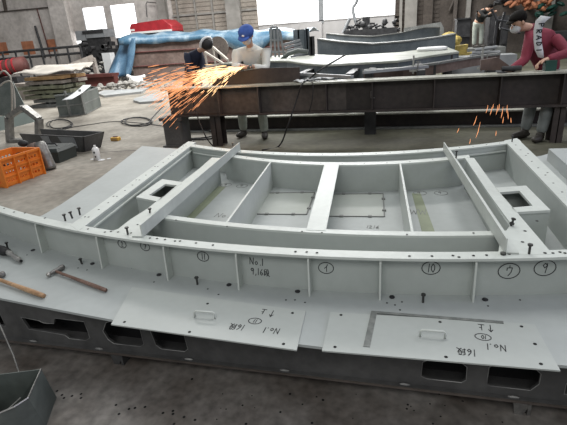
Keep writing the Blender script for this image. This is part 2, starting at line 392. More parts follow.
# right side extra rim standing on the skin plate
MB().prism([(1.16, 2.2), (1.9, 2.2), (1.9, 4.1), (1.20, 4.05)], ZL, ZL+.10).build('edge_block', 'paint', panel)
# bolt holes
for u, v in [(4, 208.5), (14, 212), (25, 213), (45, 218), (88, 229), (105, 232), (111, 231.5), (150, 238), (157, 238.5), (165, 239.5), (175, 241), (180, 241), (196, 243), (213, 245), (295.5, 251.7), (306.7, 252), (317, 252.7), (409.5, 256), (432, 256), (453, 255.5), (459, 257), (473.5, 255.5), (486.5, 255), (553, 253), (560, 252), (565, 253),
             (118, 232), (137.6, 224.6), (139, 235), (131, 233)]: hole(px(u, v, T+.0012), .006, P_ff)
for u, v in [(302, 231.5), (322, 232.5), (407, 234.5), (473.5, 233), (227, 226.5), (176, 220)]: hole(px(u, v, T+.0012), .005, P_ff)
for u, v in [(525, 231), (522.5, 242), (545, 253), (509, 254), (537, 221)]: hole(px(u, v, T+.0012), .007, P_ff)
for i in range(16):
    y = 2.05+i*.118
    for dx in ((.05,) if i % 3 else (.05, .075)): hole((XL(y)-dx, y, T+.0012), .006, P_sl)
for i in range(10):
    y = 2.3+i*.16; hole((.875, y, T+.0012), .006, P_sr)
    if i % 3 == 1: hole((.90, y+.05, T+.0012), .006, P_sr)
for i in range(26):
    x = -1.85+i*.105; hole((x, Sf(x)-.04, T+.0004), .005, P_rf)
for x in [-1.2+i*.16 for i in range(10)]: hole((x, Rf(x)+.035, T), .004, P_rf)
for u, v in [(33, 250.5), (92.5, 264), (159, 275.2), (229, 285.2), (297.5, 291.8), (392, 297.5), (485, 300)]:
    hole(px(u, v, ZL), .013, P_skin, 'drain_plug', 'ink', True)
for u, v in [(154, 282), (149, 295.5), (135, 307.6), (87, 270), (78, 268), (207.8, 289), (218.5, 294.5), (207.6, 303.5), (286, 300), (295, 300), (305, 302.5), (387, 303), (395, 305), (400, 310), (402, 302), (126, 264), (132, 268), (488, 306), (520, 300), (27, 255)]: hole(px(u, v, ZL), .0045, P_skin)
# writing on the front web
def webpt(u, v):
    p = px(u, v, y=1.8)
    for _ in range(6): p = px(u, v, y=Ff(p.x)+.0555)
    return p
X3, Z3 = Vector((1, 0, 0)), Vector((0, 0, 1))
def webline(u0, v0, u1, v1, txt, h, w=.0035):
    a, b = webpt(u0, v0), webpt(u1, v1); mb = MB(); write(mb, txt, a, (b-a).normalized(), Z3, h, w)
    mb.build('marking', 'ink', P_fw)
webline(250, 264, 273, 267, 'No.1', .036); webline(251, 274, 286, 278, '9,16段', .034)
for (u, v, t, ra) in ((122, 244, '2', .028), (145, 246.5, 'ア', .029), (203, 256.5, '11', .031), (326, 268, 'イ', .034), (431, 268, '10', .038), (509, 271, 'ウ', .044), (545, 268, '9', .044)):
    c = webpt(u, v); d = (webpt(u+8, v)-c); d.z = 0; d.normalize(); mb = MB(); hh = ra*1.05
    wd = sum(ADV.get(q, .75) for q in t)*.8*hh
    write(mb, t, c-d*(wd*.42)-Z3*hh/2, d, Z3, hh, .003); circle(mb, c, d, Z3, ra, ra*.82, .0034)
    mb.build('marking', 'ink', P_fw)
for (u, v) in ((226, 185), (242, 186), (420, 193), (441, 193)):
    mb = MB(); c = px(u, v, ZL+.001); circle(mb, c, X3, Vector((0, 1, 0)), .045, .045, .004)
    write(mb, '9', c-X3*.02-Vector((0, .02, 0)), X3, Vector((0, 1, 0)), .045, .004); mb.build('floor_marking', 'slab', P_skin)
for tx, uv, hh in (('No.1', (214, 217), .07), ('1216', (366, 228), .04), ('WW', (410, 214), .09)):
    mb = MB(); write(mb, tx, px(*uv, ZL+.001), X3, Vector((0, 1, 0)), hh, .0045); mb.build('floor_marking', 'slab', P_skin)
# ------------------------------------------------------------------ dark jig beams under the panel
def jp(l, y=1.5): return [(px(u, v, y=y).x, px(u, v, y=y).z) for u, v in l]
jig = thing('jig_beam', 'dark steel jig beam with large oval cutouts running under the front edge of the panel', 'steel beam', (-.7, 1.52, 0))
holes = [[(-6, 300), (0, 313), (6, 326), (-8, 325)],
         [(21, 317), (39, 320.5), (44, 323), (54, 323.5), (55, 318), (84, 321.5), (87.5, 330), (90, 338), (86, 340.5), (70, 340), (65, 335), (45, 331.5), (29, 329)],
         [(106, 322.5), (112, 321), (140, 329), (144, 344), (141, 346.5), (114, 343.5), (108, 339), (103, 331)],
         [(150, 330), (156, 330.5), (184, 335), (188, 349), (185, 352), (162, 350), (156, 345)],
         [(422.5, 362), (428, 360), (462, 363), (467, 367), (466, 380), (461, 384.5), (427, 381), (421, 376)],
         [(489, 367), (495, 364), (535, 368), (541, 374), (539, 384), (530, 392.5), (520, 393), (490, 389), (486.5, 384)],
         [(566, 384), (572, 380), (600, 384), (600, 402), (570, 398), (564, 394)]]
hw = [jp(h) for h in holes]
hw2 = []
for h in hw:                      # keep the cutouts inside the web height
    hw2.append([(a, min(max(b, .125), .285)) for a, b in h])
jw = MB().prism([(-3.2, .09), (1.9, .09), (1.9, ZL-.014), (-3.2, ZL-.014)], 1.5, 1.512, holes=hw2, fn=lambda a, b, c: (a, c, b))
jw = jw.build('web', 'dark_steel', jig)
for h in hw2:
    e = MB(); pts = [Vector((a, 1.499, b)) for a, b in h]; e.tube(pts+[pts[0]], .0017, 5, False); e.build('cutout_edge', 'cut_edge', jw)
MB().box(-3.2, 1.9, 1.480, 1.60, .076, .09).build('bottom_flange', 'dark_steel', jig); MB().box(-3.2, 1.9, 1.476, 1.480, .078, .088).build('flange_edge', 'brown_light', jig); MB().box(-3.2, 1.9, 1.62, 1.63, .02, ZL-.013).build('rear_web_or_shade_sheet', 'black', jig)  # black sheet added behind the cutouts stands in for the shade inside
for x in (-1.75, -1.37, -.9, -.45, .05, .45): MB().ell((x, 1.492, .09), (.022, .006, .006)).build('weld', 'cut_edge', jw)
for x in (-2.6, -1.26, .512): 
    l = MB(); l.prism([(x-.05, .004), (x-.02, .004), (x+.01, .076), (x-.06, .076)], 1.497, 1.507, fn=lambda a, b, c: (a, c, b)); l.box(x-.006, x+.006, 1.495, 1.58, .004, .076)
    l.build('foot', 'dull_steel' if x > 0 else 'dark_steel', jig)
added_jig_rear = thing('jig_beam', 'added dark steel jig beam under the rear edge of the panel, mostly hidden behind it', 'steel beam', (-.5, 3.45, 0))  # unseen beam added to support the panel at the rear
MB().box(-1.85, 1.6, 3.40, 3.412, .09, ZL-.012).build('web', 'dark_steel', added_jig_rear)
MB().box(-1.85, 1.6, 3.36, 3.46, 0, .09).build('bottom_flange', 'dark_steel', added_jig_rear)
added_jig_mid = thing('jig_beam', 'added middle dark jig beam behind the cutouts of the front one', 'steel beam', (-.5, 2.3, 0))  # unseen beam added to support the panel at mid depth
MB().box(-2.4, 1.6, 2.3, 2.312, .09, ZL-.012).build('web', 'dark_steel', added_jig_mid)
MB().box(-2.4, 1.6, 2.26, 2.36, 0, .09).build('bottom_flange', 'dark_steel', added_jig_mid)
# ------------------------------------------------------------------ cover plates
ZC = ZL+.006
def cover(label, corners, hdl, holes, name='cover_plate'):
    P = [px(u, v, ZC) for u, v in corners]; c = sum(P, Vector())/4
    t = thing(name, label, 'cover plate', (c.x, c.y, ZL), 0, 'hand hole covers lying on the ledge')
    pl = MB().prism([p.xy for p in P], ZL, ZC).build('plate', 'paint_cover', t); t['pl'] = pl.name; WM['plate_of_'+t.name] = pl
    a, b = px(*hdl[0], ZC), px(*hdl[1], ZC)
    pts = [a, a+Z3*.028, b+Z3*.028, b]
    MB().tube([a, a+Z3*.024, a+Z3*.03+(b-a)*.08, b+Z3*.03-(b-a)*.08, b+Z3*.024, b], .0045, 8).build('handle', 'paint_lit', t, smooth=True)
    for u, v in holes: hole(px(u, v, ZC), .0065, pl)
    del t['pl']; return t
c1 = cover('grey cover plate with small handle, marked 11, left one at the ledge front', [(111, 324.2), (296.7, 350), (305.8, 311), (132, 287)], ((195, 317), (215, 318.5)), [(124.5, 322), (189.5, 332), (283.5, 344), (292.5, 313), (207.6, 303.7)])
c2 = cover('grey cover plate with small handle, marked 10, right one under the steel square', [(322, 350.5), (560.5, 370.5), (534.5, 324), (330.5, 312)], ((420, 336.5), (445, 338.5)), [(335, 347), (446, 357), (541, 364), (535, 344), (341, 315), (440, 322), (521.5, 326.5)])
def cov_text(t, txt, p0, p1, h, w=.0032):
    a, b = px(*p0, ZC+.0003), px(*p1, ZC+.0003); d = (b-a).normalized(); m = MB()
    write(m, txt, a, d, Z3.cross(d), h, w); m.build('marking', 'ink', WM['plate_of_'+t.name])
cov_text(c1, 'No.1', (280, 328.8), (256, 326.8), .034)
cov_text(c1, '16段', (246, 325.2), (224, 323.2), .036)
cov_text(c1, '^', (276, 311), (266, 309.8), .045); cov_text(c1, '上', (267, 309.8), (257, 308.5), .034)
cov_text(c2, 'No.1', (505, 345.5), (477, 342.6), .034)
cov_text(c2, '16段', (476, 350), (450, 347.3), .036)
cov_text(c2, '^', (493, 325.5), (481, 324), .044); cov_text(c2, '上', (484, 325), (472, 323.5), .036)
for t, uv, s in ((c1, (255, 321), '11'), (c2, (483, 337), '10')):
    c = px(*uv, ZC+.0003); d = -(px(uv[0]+10, uv[1]+1.3, ZC+.0003)-c).normalized(); vd = Z3.cross(d); m = MB()
    write(m, s, c-d*(.010 if s == '11' else .013)-vd*.011, d, vd, .022, .0028); circle(m, c, d, vd, .028, .020, .003); m.build('marking', 'ink', WM['plate_of_'+t.name])
# steel square
ZS = ZC+.0002
q = [px(*p, ZS) for p in ((372.5, 311), (504, 321), (503, 324), (376.5, 314.5), (370, 347.5), (364.5, 347))]
a = px(366.5, 347, ZS); b = px(374, 312.3, ZS); c = px(503.5, 322.6, ZS)
e1 = (c-b).normalized(); e2 = (a-b).normalized()
sq = [b-e1*.012-e2*.008, c-e2*.008, c+e2*.008, b+e1*.012+e2*.008, a+e1*.012, a-e1*.012]
t = MB().prism([p.xy for p in sq], ZS, ZS+.002).build('steel_square', 'square')
tag(t, "dark grey carpenter's L square lying on the right cover plate", 'steel square')
# ------------------------------------------------------------------ loose angle bars
def angle_bar(label, a, b, side, hgt=.066, w=.06):
    a = Vector((*a, T)); b = Vector((*b, T)); d = (b-a).normalized(); s = Vector((side, 0, 0)); s = (s-d*s.dot(d)).normalized()
    lo = .0015
    m = MB()
    def sec(p): return [p+Z3*lo, p+s*w+Z3*lo, p+s*w+Z3*(lo+.006), p+s*.006+Z3*(lo+.006), p+s*.006+Z3*(lo+hgt), p+Z3*(lo+hgt)]
    A, B = sec(a), sec(b); m.add(A+B, [(0, 1, 2, 3, 4, 5), (11, 10, 9, 8, 7, 6)]+[(i, (i+1) % 6, 6+(i+1) % 6, 6+i) for i in range(6)])
    o = m.build('angle_bar', 'paint_lit'); tag(o, label, 'steel angle', 'loose angle bars across the panel')
    return o
angle_bar('loose pale steel angle lying across the left half of the panel', px(143, 237.5, T).xy, px(240.5, 150, T).xy, -1)
angle_bar('loose pale steel angle lying across the right end of the panel', px(504.5, 254, T).xy, px(443, 151, T).xy, 1, .068, .055)
# ------------------------------------------------------------------ bolts
def bolt(loc, label, tilt=(0, 0), h=.042, nut=False, down=False):
    R = Matrix.Rotation(tilt[0], 3, 'X') @ Matrix.Rotation(tilt[1], 3, 'Y'); loc = Vector(loc)
    P = lambda z: loc+R @ Vector((0, 0, z))
    t = thing('bolt', label, 'bolt', loc, 0, 'loose bolts standing on the panel')
    MB().tube([P(0), P(h-.007)], .0052, 8).build('shank', 'bolt', t)
    MB().tube([P(h-.007), P(h)], .0105, 6).build('head', 'bolt', t)
    if nut: MB().tube([P(.008), P(.018)], .011, 6).build('nut', 'bolt', t)
bolt(px(65.5, 221, T), 'dark bolt standing at the left panel corner, leftmost of three', (0, 0))
bolt(px(72.5, 218.5, T), 'dark bolt leaning at the left panel corner, middle of three', (0, -.15))
bolt(px(80, 215, T), 'dark bolt standing at the left panel corner, rightmost of three', (0, .05), .046)
bolt(px(128, 234.5, T), 'dark bolt standing on the front flange above the circled numbers at left', (0, 0))
bolt(px(150, 213, T), 'dark bolt beside the small hatch at the left', (0, .1), .03)
bolt(px(511, 226, T), 'dark bolt with nut on the right bar beside the loose angle', (0, .2), .04, True)
bolt(px(529, 254, T), 'dark bolt standing on the right corner plate', (0, 0), .045)
bolt(px(456, 159, T), 'brassy dark bolt at the far end of the right loose angle', (0, 0), .06)
bolt(px(512, 142, T), 'bolt standing on the rear right corner of the panel', (0, 0), .05)
bolt(px(233, 146, T), 'small bolt on the rear flange beside the left loose angle', (0, 0), .03)
bolt(px(82, 264, ZL), 'dark bolt on the ledge behind the short hammer', (0, -.1), .034)
bolt(px(197.5, 284.5, ZL), 'dark bolt on the ledge below the circled 11', (0, 0), .042)
bolt(px(423, 302.5, ZL), 'dark bolt on the ledge below the circled 10', (0, 0), .042)
bolt(px(8, 249, ZL), 'dark bolt on the ledge behind the air grinder', (0, .05), .045)
nt = MB().tube([px(503, 254.5, T), px(503, 254.5, T)+Z3*.009], .012, 6); tag(nt.build('nut', 'bolt'), 'small brownish nut at the near end of the right loose angle', 'nut')
# ------------------------------------------------------------------ hammers and air tool
def hammer(label, he, hd, head_dir, hmat, rad=.012, zc=.016, hr=.016):
    he, hd, = Vector((*he, ZL+zc)), Vector((*hd, ZL+zc+.004)); t = thing('ball_peen_hammer', label, 'hammer', (he.x, he.y, ZL), 0, 'ball peen hammers on the ledge')
    d = (hd-he); n = 8
    MB().tube([he+d*(i/n) for i in range(n+1)], [rad*.92, rad*1.05, rad*1.05, rad, rad*.92, rad*.86, rad*.82, rad*.78, rad*.74], 10).build('handle', hmat, t, smooth=True)
    s = Vector((*head_dir, 0)).normalized()
    MB().tube([hd+s*q for q in (-.052, -.046, -.028, -.022, .006, .022, .030)], [hr*.95, hr*1.0, hr*.95, hr*.72, hr*.82, hr*.62, hr*.5], 12).build('hammer_head', 'dull_steel', t, smooth=True)
    MB().ell(hd+s*.040, (hr*.85,)*3, 12, 8).build('ball_peen', 'steel', t, smooth=True)
a = px(106, 290, ZL+.014).xy; b = px(55, 270.5, ZL+.02).xy; hp = (px(63, 265, ZL+.02)-px(47, 273.5, ZL+.02)).xy
hammer('short ball peen hammer with worn dark brown handle', a, b, (-hp.x, -hp.y), 'wood_dark', .0098, .0125, .015)
a = px(44, 296, ZL+.014).xy; b = px(-6, 277.5, ZL+.02).xy
hammer('ball peen hammer with light wooden handle, cut off by the left frame edge', a, b, (-.35, -.93), 'wood', .0118, .0145, .0165)
tl = thing('air_grinder', 'black air grinder with chromed nose lying on the ledge at the left edge', 'air tool', (*px(0, 255, ZL).xy, ZL))
A = px(-14, 246, ZL+.03); B = px(8, 252, ZL+.03); C = px(21, 261, ZL+.018)
MB().tube([A, A.lerp(B, .3), A.lerp(B, .8), B], [.024, .028, .028, .02], 12).build('body', 'black', tl, smooth=True)
MB().tube([B, B.lerp(C, .2), B.lerp(C, .25), B.lerp(C, .5), B.lerp(C, .55), B.lerp(C, .8), B.lerp(C, .85), C], [.016, .016, .012, .012, .015, .015, .011, .011], 12).build('nose', 'steel', tl)
MB().tube([C, C+(C-B)*.02], .0085, 10).build('collet', 'black', tl)
MB().tube([A, A+Vector((-.08, -.05, 0)), A+Vector((-.2, -.05, -.01))], .008, 8).build('hose', 'black', tl, smooth=True)
MB().tube([A.lerp(B, .5)+Z3*.02, A.lerp(B, .5)+Z3*.045+Vector((.03, -.02, 0))], .009, 8).build('lever', 'dull_steel', tl)
# ------------------------------------------------------------------ scrap box at the bottom left
bx = thing('steel_offcut_box', 'open dark steel channel box full of bright offcuts at the bottom left corner', 'steel box', (*px(10, 415, 0).xy, 0))
zt = .2
TP = [px(u, v, zt) for u, v in ((41, 369), (0, 374), (-40, 380), (-40, 420), (0, 413), (14, 407), (28, 398))]
TPi = [p.xy for p in TP]
cc = Vector((sum(p[0] for p in TPi)/7, sum(p[1] for p in TPi)/7))
off = px(57, 398, 0).xy-TPi[0]
BPo = [p+off*k_ for p, k_ in zip(TPi, (1, .35, .2, .4, .9, 1, 1))]
n = len(TPi)
for i in range(n):
    a, b = TPi[i], TPi[(i+1) % n]; a2, b2 = BPo[i], BPo[(i+1) % n]
    MB().hexa([(*a2, 0.004), (*b2, 0.004), (*(b2+(cc-b2)*.03), 0.004), (*(a2+(cc-a2)*.03), 0.004)], [(*a, zt), (*b, zt), (*(b+(cc-b)*.03), zt), (*(a+(cc-a)*.03), zt)]).build('side_wall', 'grey_green', bx)
MB().prism(TPi, .005, .012).build('base', 'black', bx)
rim = MB(); rim.tube([Vector((*p, zt)) for p in (TPi[0], TPi[6], TPi[5], TPi[4])], .0035, 6); rim.build('bright_rim', 'steel', bx)
s = thing('steel_offcuts', 'pile of thin bright steel strips inside the dark box', 'scrap strips', (*px(8, 408, .1).xy, .01))
sc = MB()
for i in range(16):
    c = Vector((*px(random.uniform(0, 18), random.uniform(402, 409), .12).xy, random.uniform(.02, .11))); an = random.uniform(.6, 1.5)
    sc.bar(c-Vector((math.cos(an), math.sin(an), 0))*.035, c+Vector((math.cos(an), math.sin(an), .4))*.035, .006, .002)
sc.build('strips', 'steel', s)['kind'] = 'stuff'
m = MB(); p = px(22, 382, .05); m.ell((p.x, p.y, .03), (.02, .02, .02)); m.tube([Vector((p.x, p.y, .04)), Vector((p.x-.06, p.y+.05, .15)), Vector((p.x-.2, p.y+.14, .30))], .004, 6)
tag(m.build('welding_rod_holder', 'dull_steel'), 'thin rusty rod rising out of the dark box at the left', 'rod')

# ================================================================== middle ground
# big brown H beam
YB = 6.05
hb1 = thing('steel_beam', 'long rusty brown H beam on legs in front of the two grinding workers', 'steel beam', (0, YB+.15, 0))
zt, zb = .85, .445
xl = px(163, 100, y=YB).x
MB().box(xl-.02, 3.2, YB-.0, YB+.30, zt-.022, zt).build('top_flange', 'flange_worn', hb1)
MB().box(xl+.02, 3.2, YB, YB+.30, zb, zb+.022).build('bottom_flange', 'brown', hb1)
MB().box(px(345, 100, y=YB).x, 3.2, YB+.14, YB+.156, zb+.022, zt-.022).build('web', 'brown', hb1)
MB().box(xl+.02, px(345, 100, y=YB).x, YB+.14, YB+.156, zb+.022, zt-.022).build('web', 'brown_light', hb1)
for u in (177, 218, 258, 326, 372, 434, 500, 562):
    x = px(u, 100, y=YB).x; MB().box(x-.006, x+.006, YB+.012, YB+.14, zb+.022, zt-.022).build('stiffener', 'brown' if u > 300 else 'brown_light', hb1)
for u0, u1 in ((213, 223), (549, 561)):
    x0, x1 = px(u0, 146, y=YB+.05).x, px(u1, 146, y=YB+.05).x
    l = MB().box(x0, x1, YB+.05, YB+.064, 0, zb); l.box(x0, x1, YB+.236, YB+.25, 0, zb); l.box((x0+x1)/2-.006, (x0+x1)/2+.006, YB+.05, YB+.25, 0, zb); l.build('leg', 'brown', hb1)
m = MB(); 
for u, v in [(372, 99), (374, 97)]: pass
p = px(371, 98, y=YB+.13); m.tube([p, p+Vector((0, 0, .09))], .007, 6); m.bar(p, p+Vector((.05, 0, 0)), .01, .01); m.build('lug', 'dull_steel', hb1)
# second beam lying on the floor behind the workers' legs
YC = 7.15
b2 = thing('steel_beam', 'low rusty beam lying on the floor behind the workers, parallel to the long one', 'steel beam', (0, YC, 0))
MB().box(-3.75, 3.6, YC, YC+.28, .225, .245).build('top_flange', 'flange_worn', b2)
MB().box(-3.75, 3.6, YC+.12, YC+.135, .02, .225).build('web', 'brown', b2)
MB().box(-3.75, 3.6, YC-.02, YC+.28, 0, .02).build('bottom_flange', 'slab', b2)
st = MB().box(-3.40, -3.12, 6.05, 6.35, 0, .40); st.box(-3.44, -3.08, 6.02, 6.38, .40, .444); st.box(-3.44, -3.08, 6.02, 6.38, 0, .03)
tag(st.build('support_stool', 'dark_steel'), 'dark stubby steel stool under the left end of the long beam', 'stool')
# rusty plate standing on the beam in front of the capped worker
xa, xb = px(212, 75, y=YB+.25).x, px(300, 70, y=YB+.25).x
m = MB(); prof = [(xa, zt), (xb, zt), (xb, zt+.19), (px(262, 66, y=YB+.25).x, zt+.205), (px(232, 68, y=YB+.25).x, zt+.165), (xa, zt+.08)]
m.prism(prof, YB+.22, YB+.235, fn=lambda a, b, c: (a, c, b)); tag(m.build('rusty_plate', 'brown'), 'dark rusty steel plate standing on the long beam in front of the capped worker', 'steel plate')
# clamps on the beam
def clamp(u, v, label, h=.22):
    p = px(u, v, z=zt); t = thing('screw_clamp', label, 'clamp', (p.x, p.y, zt), 0, 'steel screw clamps on the long beam')
    m = MB(); m.box(p.x-.012, p.x+.012, p.y-.01, p.y+.01, zt, zt+h); m.build('frame', 'steel', t)
    m = MB(); m.box(p.x-.05, p.x+.05, p.y-.012, p.y+.012, zt+.03, zt+.055); m.build('jaw', 'steel', t)
    m = MB(); m.tube([(p.x+.06, p.y, zt), (p.x+.06, p.y, zt+h*.7)], .008, 8); m.tube([(p.x+.03, p.y, zt+h*.65), (p.x+.09, p.y, zt+h*.65)], .005, 6); m.build('screw', 'dull_steel', t)
clamp(413, 74, 'bright screw clamp on the beam, beside the two thin bars', .24); clamp(481, 71.5, 'taller bright screw clamp on the beam, nearest to the maroon worker', .30)
for i, (u, v, w_) in enumerate(((300, 82.5, .16), (314, 80.5, .2), (330, 79.5, .2))):
    p = px(u, v, z=zt); m = MB()
    def P(a, b, p=p, w_=w_, i=i): return (p.x-w_/2+a*w_, p.y-.08+b*.14, zt+.012+.016*math.sin(7*a+i*2)*math.cos(6*b+i)+.012)
    m.grid(P, 9, 6); tag(m.build('cloth_rag', 'paper', smooth=True, solid=.004), ('crumpled white rag on the beam beside the hoses', 'crumpled white rag on the beam, middle of three', 'crumpled white rag on the beam, rightmost of three')[i], 'rag', 'white rags on the long beam')
# hoses hanging over the beam
def hose(name, pts, label, m='black', r=.011, cat='hose', g=None):
    P = [Vector(p) for p in pts]; Q = []
    for i in range(len(P)-1):
        p0, p1, p2, p3 = P[max(i-1, 0)], P[i], P[i+1], P[min(i+2, len(P)-1)]
        for k in range(6):
            t = k/6; Q.append(.5*((2*p1)+(p2-p0)*t+(2*p0-5*p1+4*p2-p3)*t*t+(3*p1-p0-3*p2+p3)*t**3))
    Q.append(P[-1]); o = MB().tube(Q, r, 7).build(name, m, smooth=True); tag(o, label, cat, g); return o
hose('air_hose', [px(345, 55, y=6.5), px(320, 70, y=6.2), px(308, 80, z=zt+.014), px(302, 84, y=YB-.02), px(297, 98, y=YB-.03), px(288, 125, y=YB-.12), px(279, 146, z=.012), px(262, 150, z=.012)], 'black hose hanging over the long beam behind the panel centre')
hose('air_hose', [px(308, 81, z=zt+.014), px(313, 84, y=YB-.02), px(312, 100, y=YB-.04), px(309, 112, y=YB-.02)], 'thin dark hose end hanging on the beam beside the rags', r=.007)
hose('air_hose', [px(188, 86, z=zt+.014), px(190, 92, y=YB-.03), px(196, 112, y=YB-.04), px(205, 135, y=YB-.2), px(215, 147, z=.014), px(232, 150, z=.014)], 'dark hose hanging at the left end of the long beam', r=.009)
# ---------------------------------------------------------------- floor items at left
def gpx(u, v): return px(u, v, z=0)
# orange crate
o0 = gpx(6, 188); o1 = gpx(57, 169); 
ct = px(8, 187, 0)
dirx = (o1-o0); wid = .60; dirx.normalize(); diry = Vector((-dirx.y, dirx.x, 0))
crate = thing('plastic_crate', 'orange slotted plastic crate on the floor at the left edge', 'crate', (*(o0+dirx*.3+diry*.2).xy, 0))
cw, cd, chh = .58, .42, .34
def cp(a, b, c): return o0+dirx*a+diry*b+Z3*c
def slotted(w, h, org, du, th_dir, nslots, mb):
    holes = []
    for r in range(3):
        z0 = .05+r*.095
        for k in range(nslots):
            a0 = .04+(w-.08)*k/nslots+.008; a1 = .04+(w-.08)*(k+1)/nslots-.008
            holes.append([(a0, z0), (a1, z0), (a1, z0+.030), (a0, z0+.030)])
    mb.prism([(0, 0), (w, 0), (w, h), (0, h)], 0, .008, holes=holes, fn=lambda a, b, c: org+du*a+Z3*b+th_dir*c)
m = MB(); slotted(cw, chh, cp(0, 0, 0), dirx, diry, 10, m); slotted(cw, chh, cp(0, cd-.008, 0), dirx, diry, 10, m)
slotted(cd, chh, cp(0, 0, 0), diry, dirx, 5, m); slotted(cd, chh, cp(cw-.008, 0, 0), diry, dirx, 5, m)
m.build('slotted_wall', 'orange', crate)
m = MB(); m.prism([(0, 0), (cw, 0), (cw, cd), (0, cd)], .003, .012, fn=lambda a, b, c: cp(a, b, c)); m.build('base', 'orange', crate)
m = MB()
for a, b in (((-.012, -.012), (cw+.012, -.012)), ((cw+.012, -.012), (cw+.012, cd+.012)), ((cw+.012, cd+.012), (-.012, cd+.012)), ((-.012, cd+.012), (-.012, -.012))):
    m.bar(cp(*a, chh-.012), cp(*b, chh-.012), .022, .028)
for z in (.12, .21): m.bar(cp(0, -.008, z), cp(cw, -.008, z), .012, .014)
for a in (0, cw*.33, cw*.66, cw): m.bar(cp(a, -.006, 0), cp(a, -.006, chh), .014, .05, up=diry)
m.build('rim', 'orange', crate)
m = MB()
for k in range(5):
    m.bar(cp(.1+.13*k, .1+.04*(k % 3), .18+.02*k), cp(.2+.12*k, .32, .2+.02*k), .05, .04)
tag(m.build('tool_pile', 'machine'), 'jumble of dark tools inside the orange crate', 'tools', kind='stuff')
# grinder with grey cylinder body standing by the crate
g = thing('power_tool', 'grey cylindrical tool with brown and black head leaning beside the orange crate', 'power tool', (*gpx(50, 168).xy, 0))
p = gpx(51.5, 169.5); tp = p+Vector((-.12, .04, .36))
MB().tube([p+Z3*.005, p.lerp(tp, .1), p.lerp(tp, .9), tp], [.068, .075, .072, .06], 16).build('body', 'dull_steel', g, smooth=True)
MB().tube([p+Vector((-.10, -.03, .08)), tp+Vector((-.10, -.03, -.02))], [.07, .06], 12).build('housing', 'rust', g, smooth=True)
MB().ell(tp+Vector((-.2, -.06, 0)), (.07, .05, .045)).build('lamp_head', 'black', g, smooth=True)
MB().tube([p+Vector((-.08, -.16, .0)), p+Vector((-.05, -.15, .09)), p+Vector((-.02, -.1, .13))], .012, 8).build('valve', 'yellow', g, smooth=True)
# toolbox
a, b, c = gpx(60, 163), gpx(77, 156), gpx(50, 148)
tb = thing('toolbox', 'black plastic toolbox on the floor beside the orange crate', 'toolbox', (*gpx(64, 157).xy, 0))
dx = (b-a).normalized(); dy = Vector((-dx.y, dx.x, 0)); L1 = (b-a).length*1.0; L2 = .52
def tp_(x, y, z): return a+dx*x+dy*y+Z3*z
MB().hexa([tp_(0, 0, 0), tp_(L1, 0, 0), tp_(L1, L2, 0), tp_(0, L2, 0)], [tp_(-.01, -.01, .15), tp_(L1+.01, -.01, .15), tp_(L1+.01, L2+.01, .15), tp_(-.01, L2+.01, .15)]).build('body', 'toolbox', tb)
MB().hexa([tp_(-.02, -.02, .155), tp_(L1+.02, -.02, .155), tp_(L1+.02, L2+.02, .155), tp_(-.02, L2+.02, .155)], [tp_(.01, .01, .20), tp_(L1-.01, .01, .20), tp_(L1-.01, L2-.01, .20), tp_(.01, L2-.01, .20)]).build('lid', 'toolbox', tb)
MB().tube([tp_(L1*.5, L2*.25, .19), tp_(L1*.5, L2*.3, .235), tp_(L1*.5, L2*.7, .235), tp_(L1*.5, L2*.75, .19)], .012, 8).build('handle', 'black', tb)
MB().box(*[0]*6)
m = MB()
for yy in (.12, .36): m.hexa([tp_(L1+.002, yy, .11), tp_(L1+.03, yy, .11), tp_(L1+.03, yy+.05, .11), tp_(L1+.002, yy+.05, .11)], [tp_(L1+.002, yy, .18), tp_(L1+.03, yy, .18), tp_(L1+.03, yy+.05, .18), tp_(L1+.002, yy+.05, .18)])
m.build('latch', 'dull_steel', tb)
# steel trough behind the toolbox
a, b = gpx(28, 148), gpx(89, 152.5); d = (b-a).normalized(); n = Vector((-d.y, d.x, 0)); hh = .25
tr = thing('steel_trough', 'long dark steel trough with two pale patches on the floor behind the toolbox', 'trough', (*((a+b)/2).xy, 0))
def tq(x, y, z): return a+d*x+n*y+Z3*z
LL = (b-a).length
MB().hexa([tq(0, 0, 0), tq(LL-.1, 0, 0), tq(LL-.1, .02, 0), tq(0, .02, 0)], [tq(-.05, -.05, hh), tq(LL+.02, -.05, hh), tq(LL+.02, -.03, hh), tq(-.05, -.03, hh)]).build('front_side', 'dark_steel', tr)
MB().hexa([tq(0, .3, 0), tq(LL-.1, .3, 0), tq(LL-.1, .32, 0), tq(0, .32, 0)], [tq(-.05, .33, hh), tq(LL+.02, .33, hh), tq(LL+.02, .35, hh), tq(-.05, .35, hh)]).build('rear_side', 'dark_steel', tr)
MB().hexa([tq(0, 0, 0), tq(LL-.1, 0, 0), tq(LL-.1, .32, 0), tq(0, .32, 0)], [tq(0, 0, .015), tq(LL-.1, 0, .015), tq(LL-.1, .32, .015), tq(0, .32, .015)]).build('bottom', 'dark_steel', tr)
MB().hexa([tq(LL-.12, 0, 0), tq(LL-.1, 0, 0), tq(LL-.1, .32, 0), tq(LL-.12, .32, 0)], [tq(LL, -.05, hh), tq(LL+.02, -.05, hh), tq(LL+.02, .34, hh), tq(LL, .34, hh)]).build('end', 'dark_steel', tr)
for x0, x1 in ((LL*.33, LL*.46), (LL*.62, LL*.86)):
    MB().hexa([tq(x0+.05, -.022, .06), tq(x1, -.022, .06), tq(x1, -.0, .06), tq(x0+.05, -.0, .06)], [tq(x0, -.058, hh-.02), tq(x1, -.058, hh-.02), tq(x1, -.04, hh-.02), tq(x0, -.04, hh-.02)]).build('pale_patch', 'machine_grey', tr)
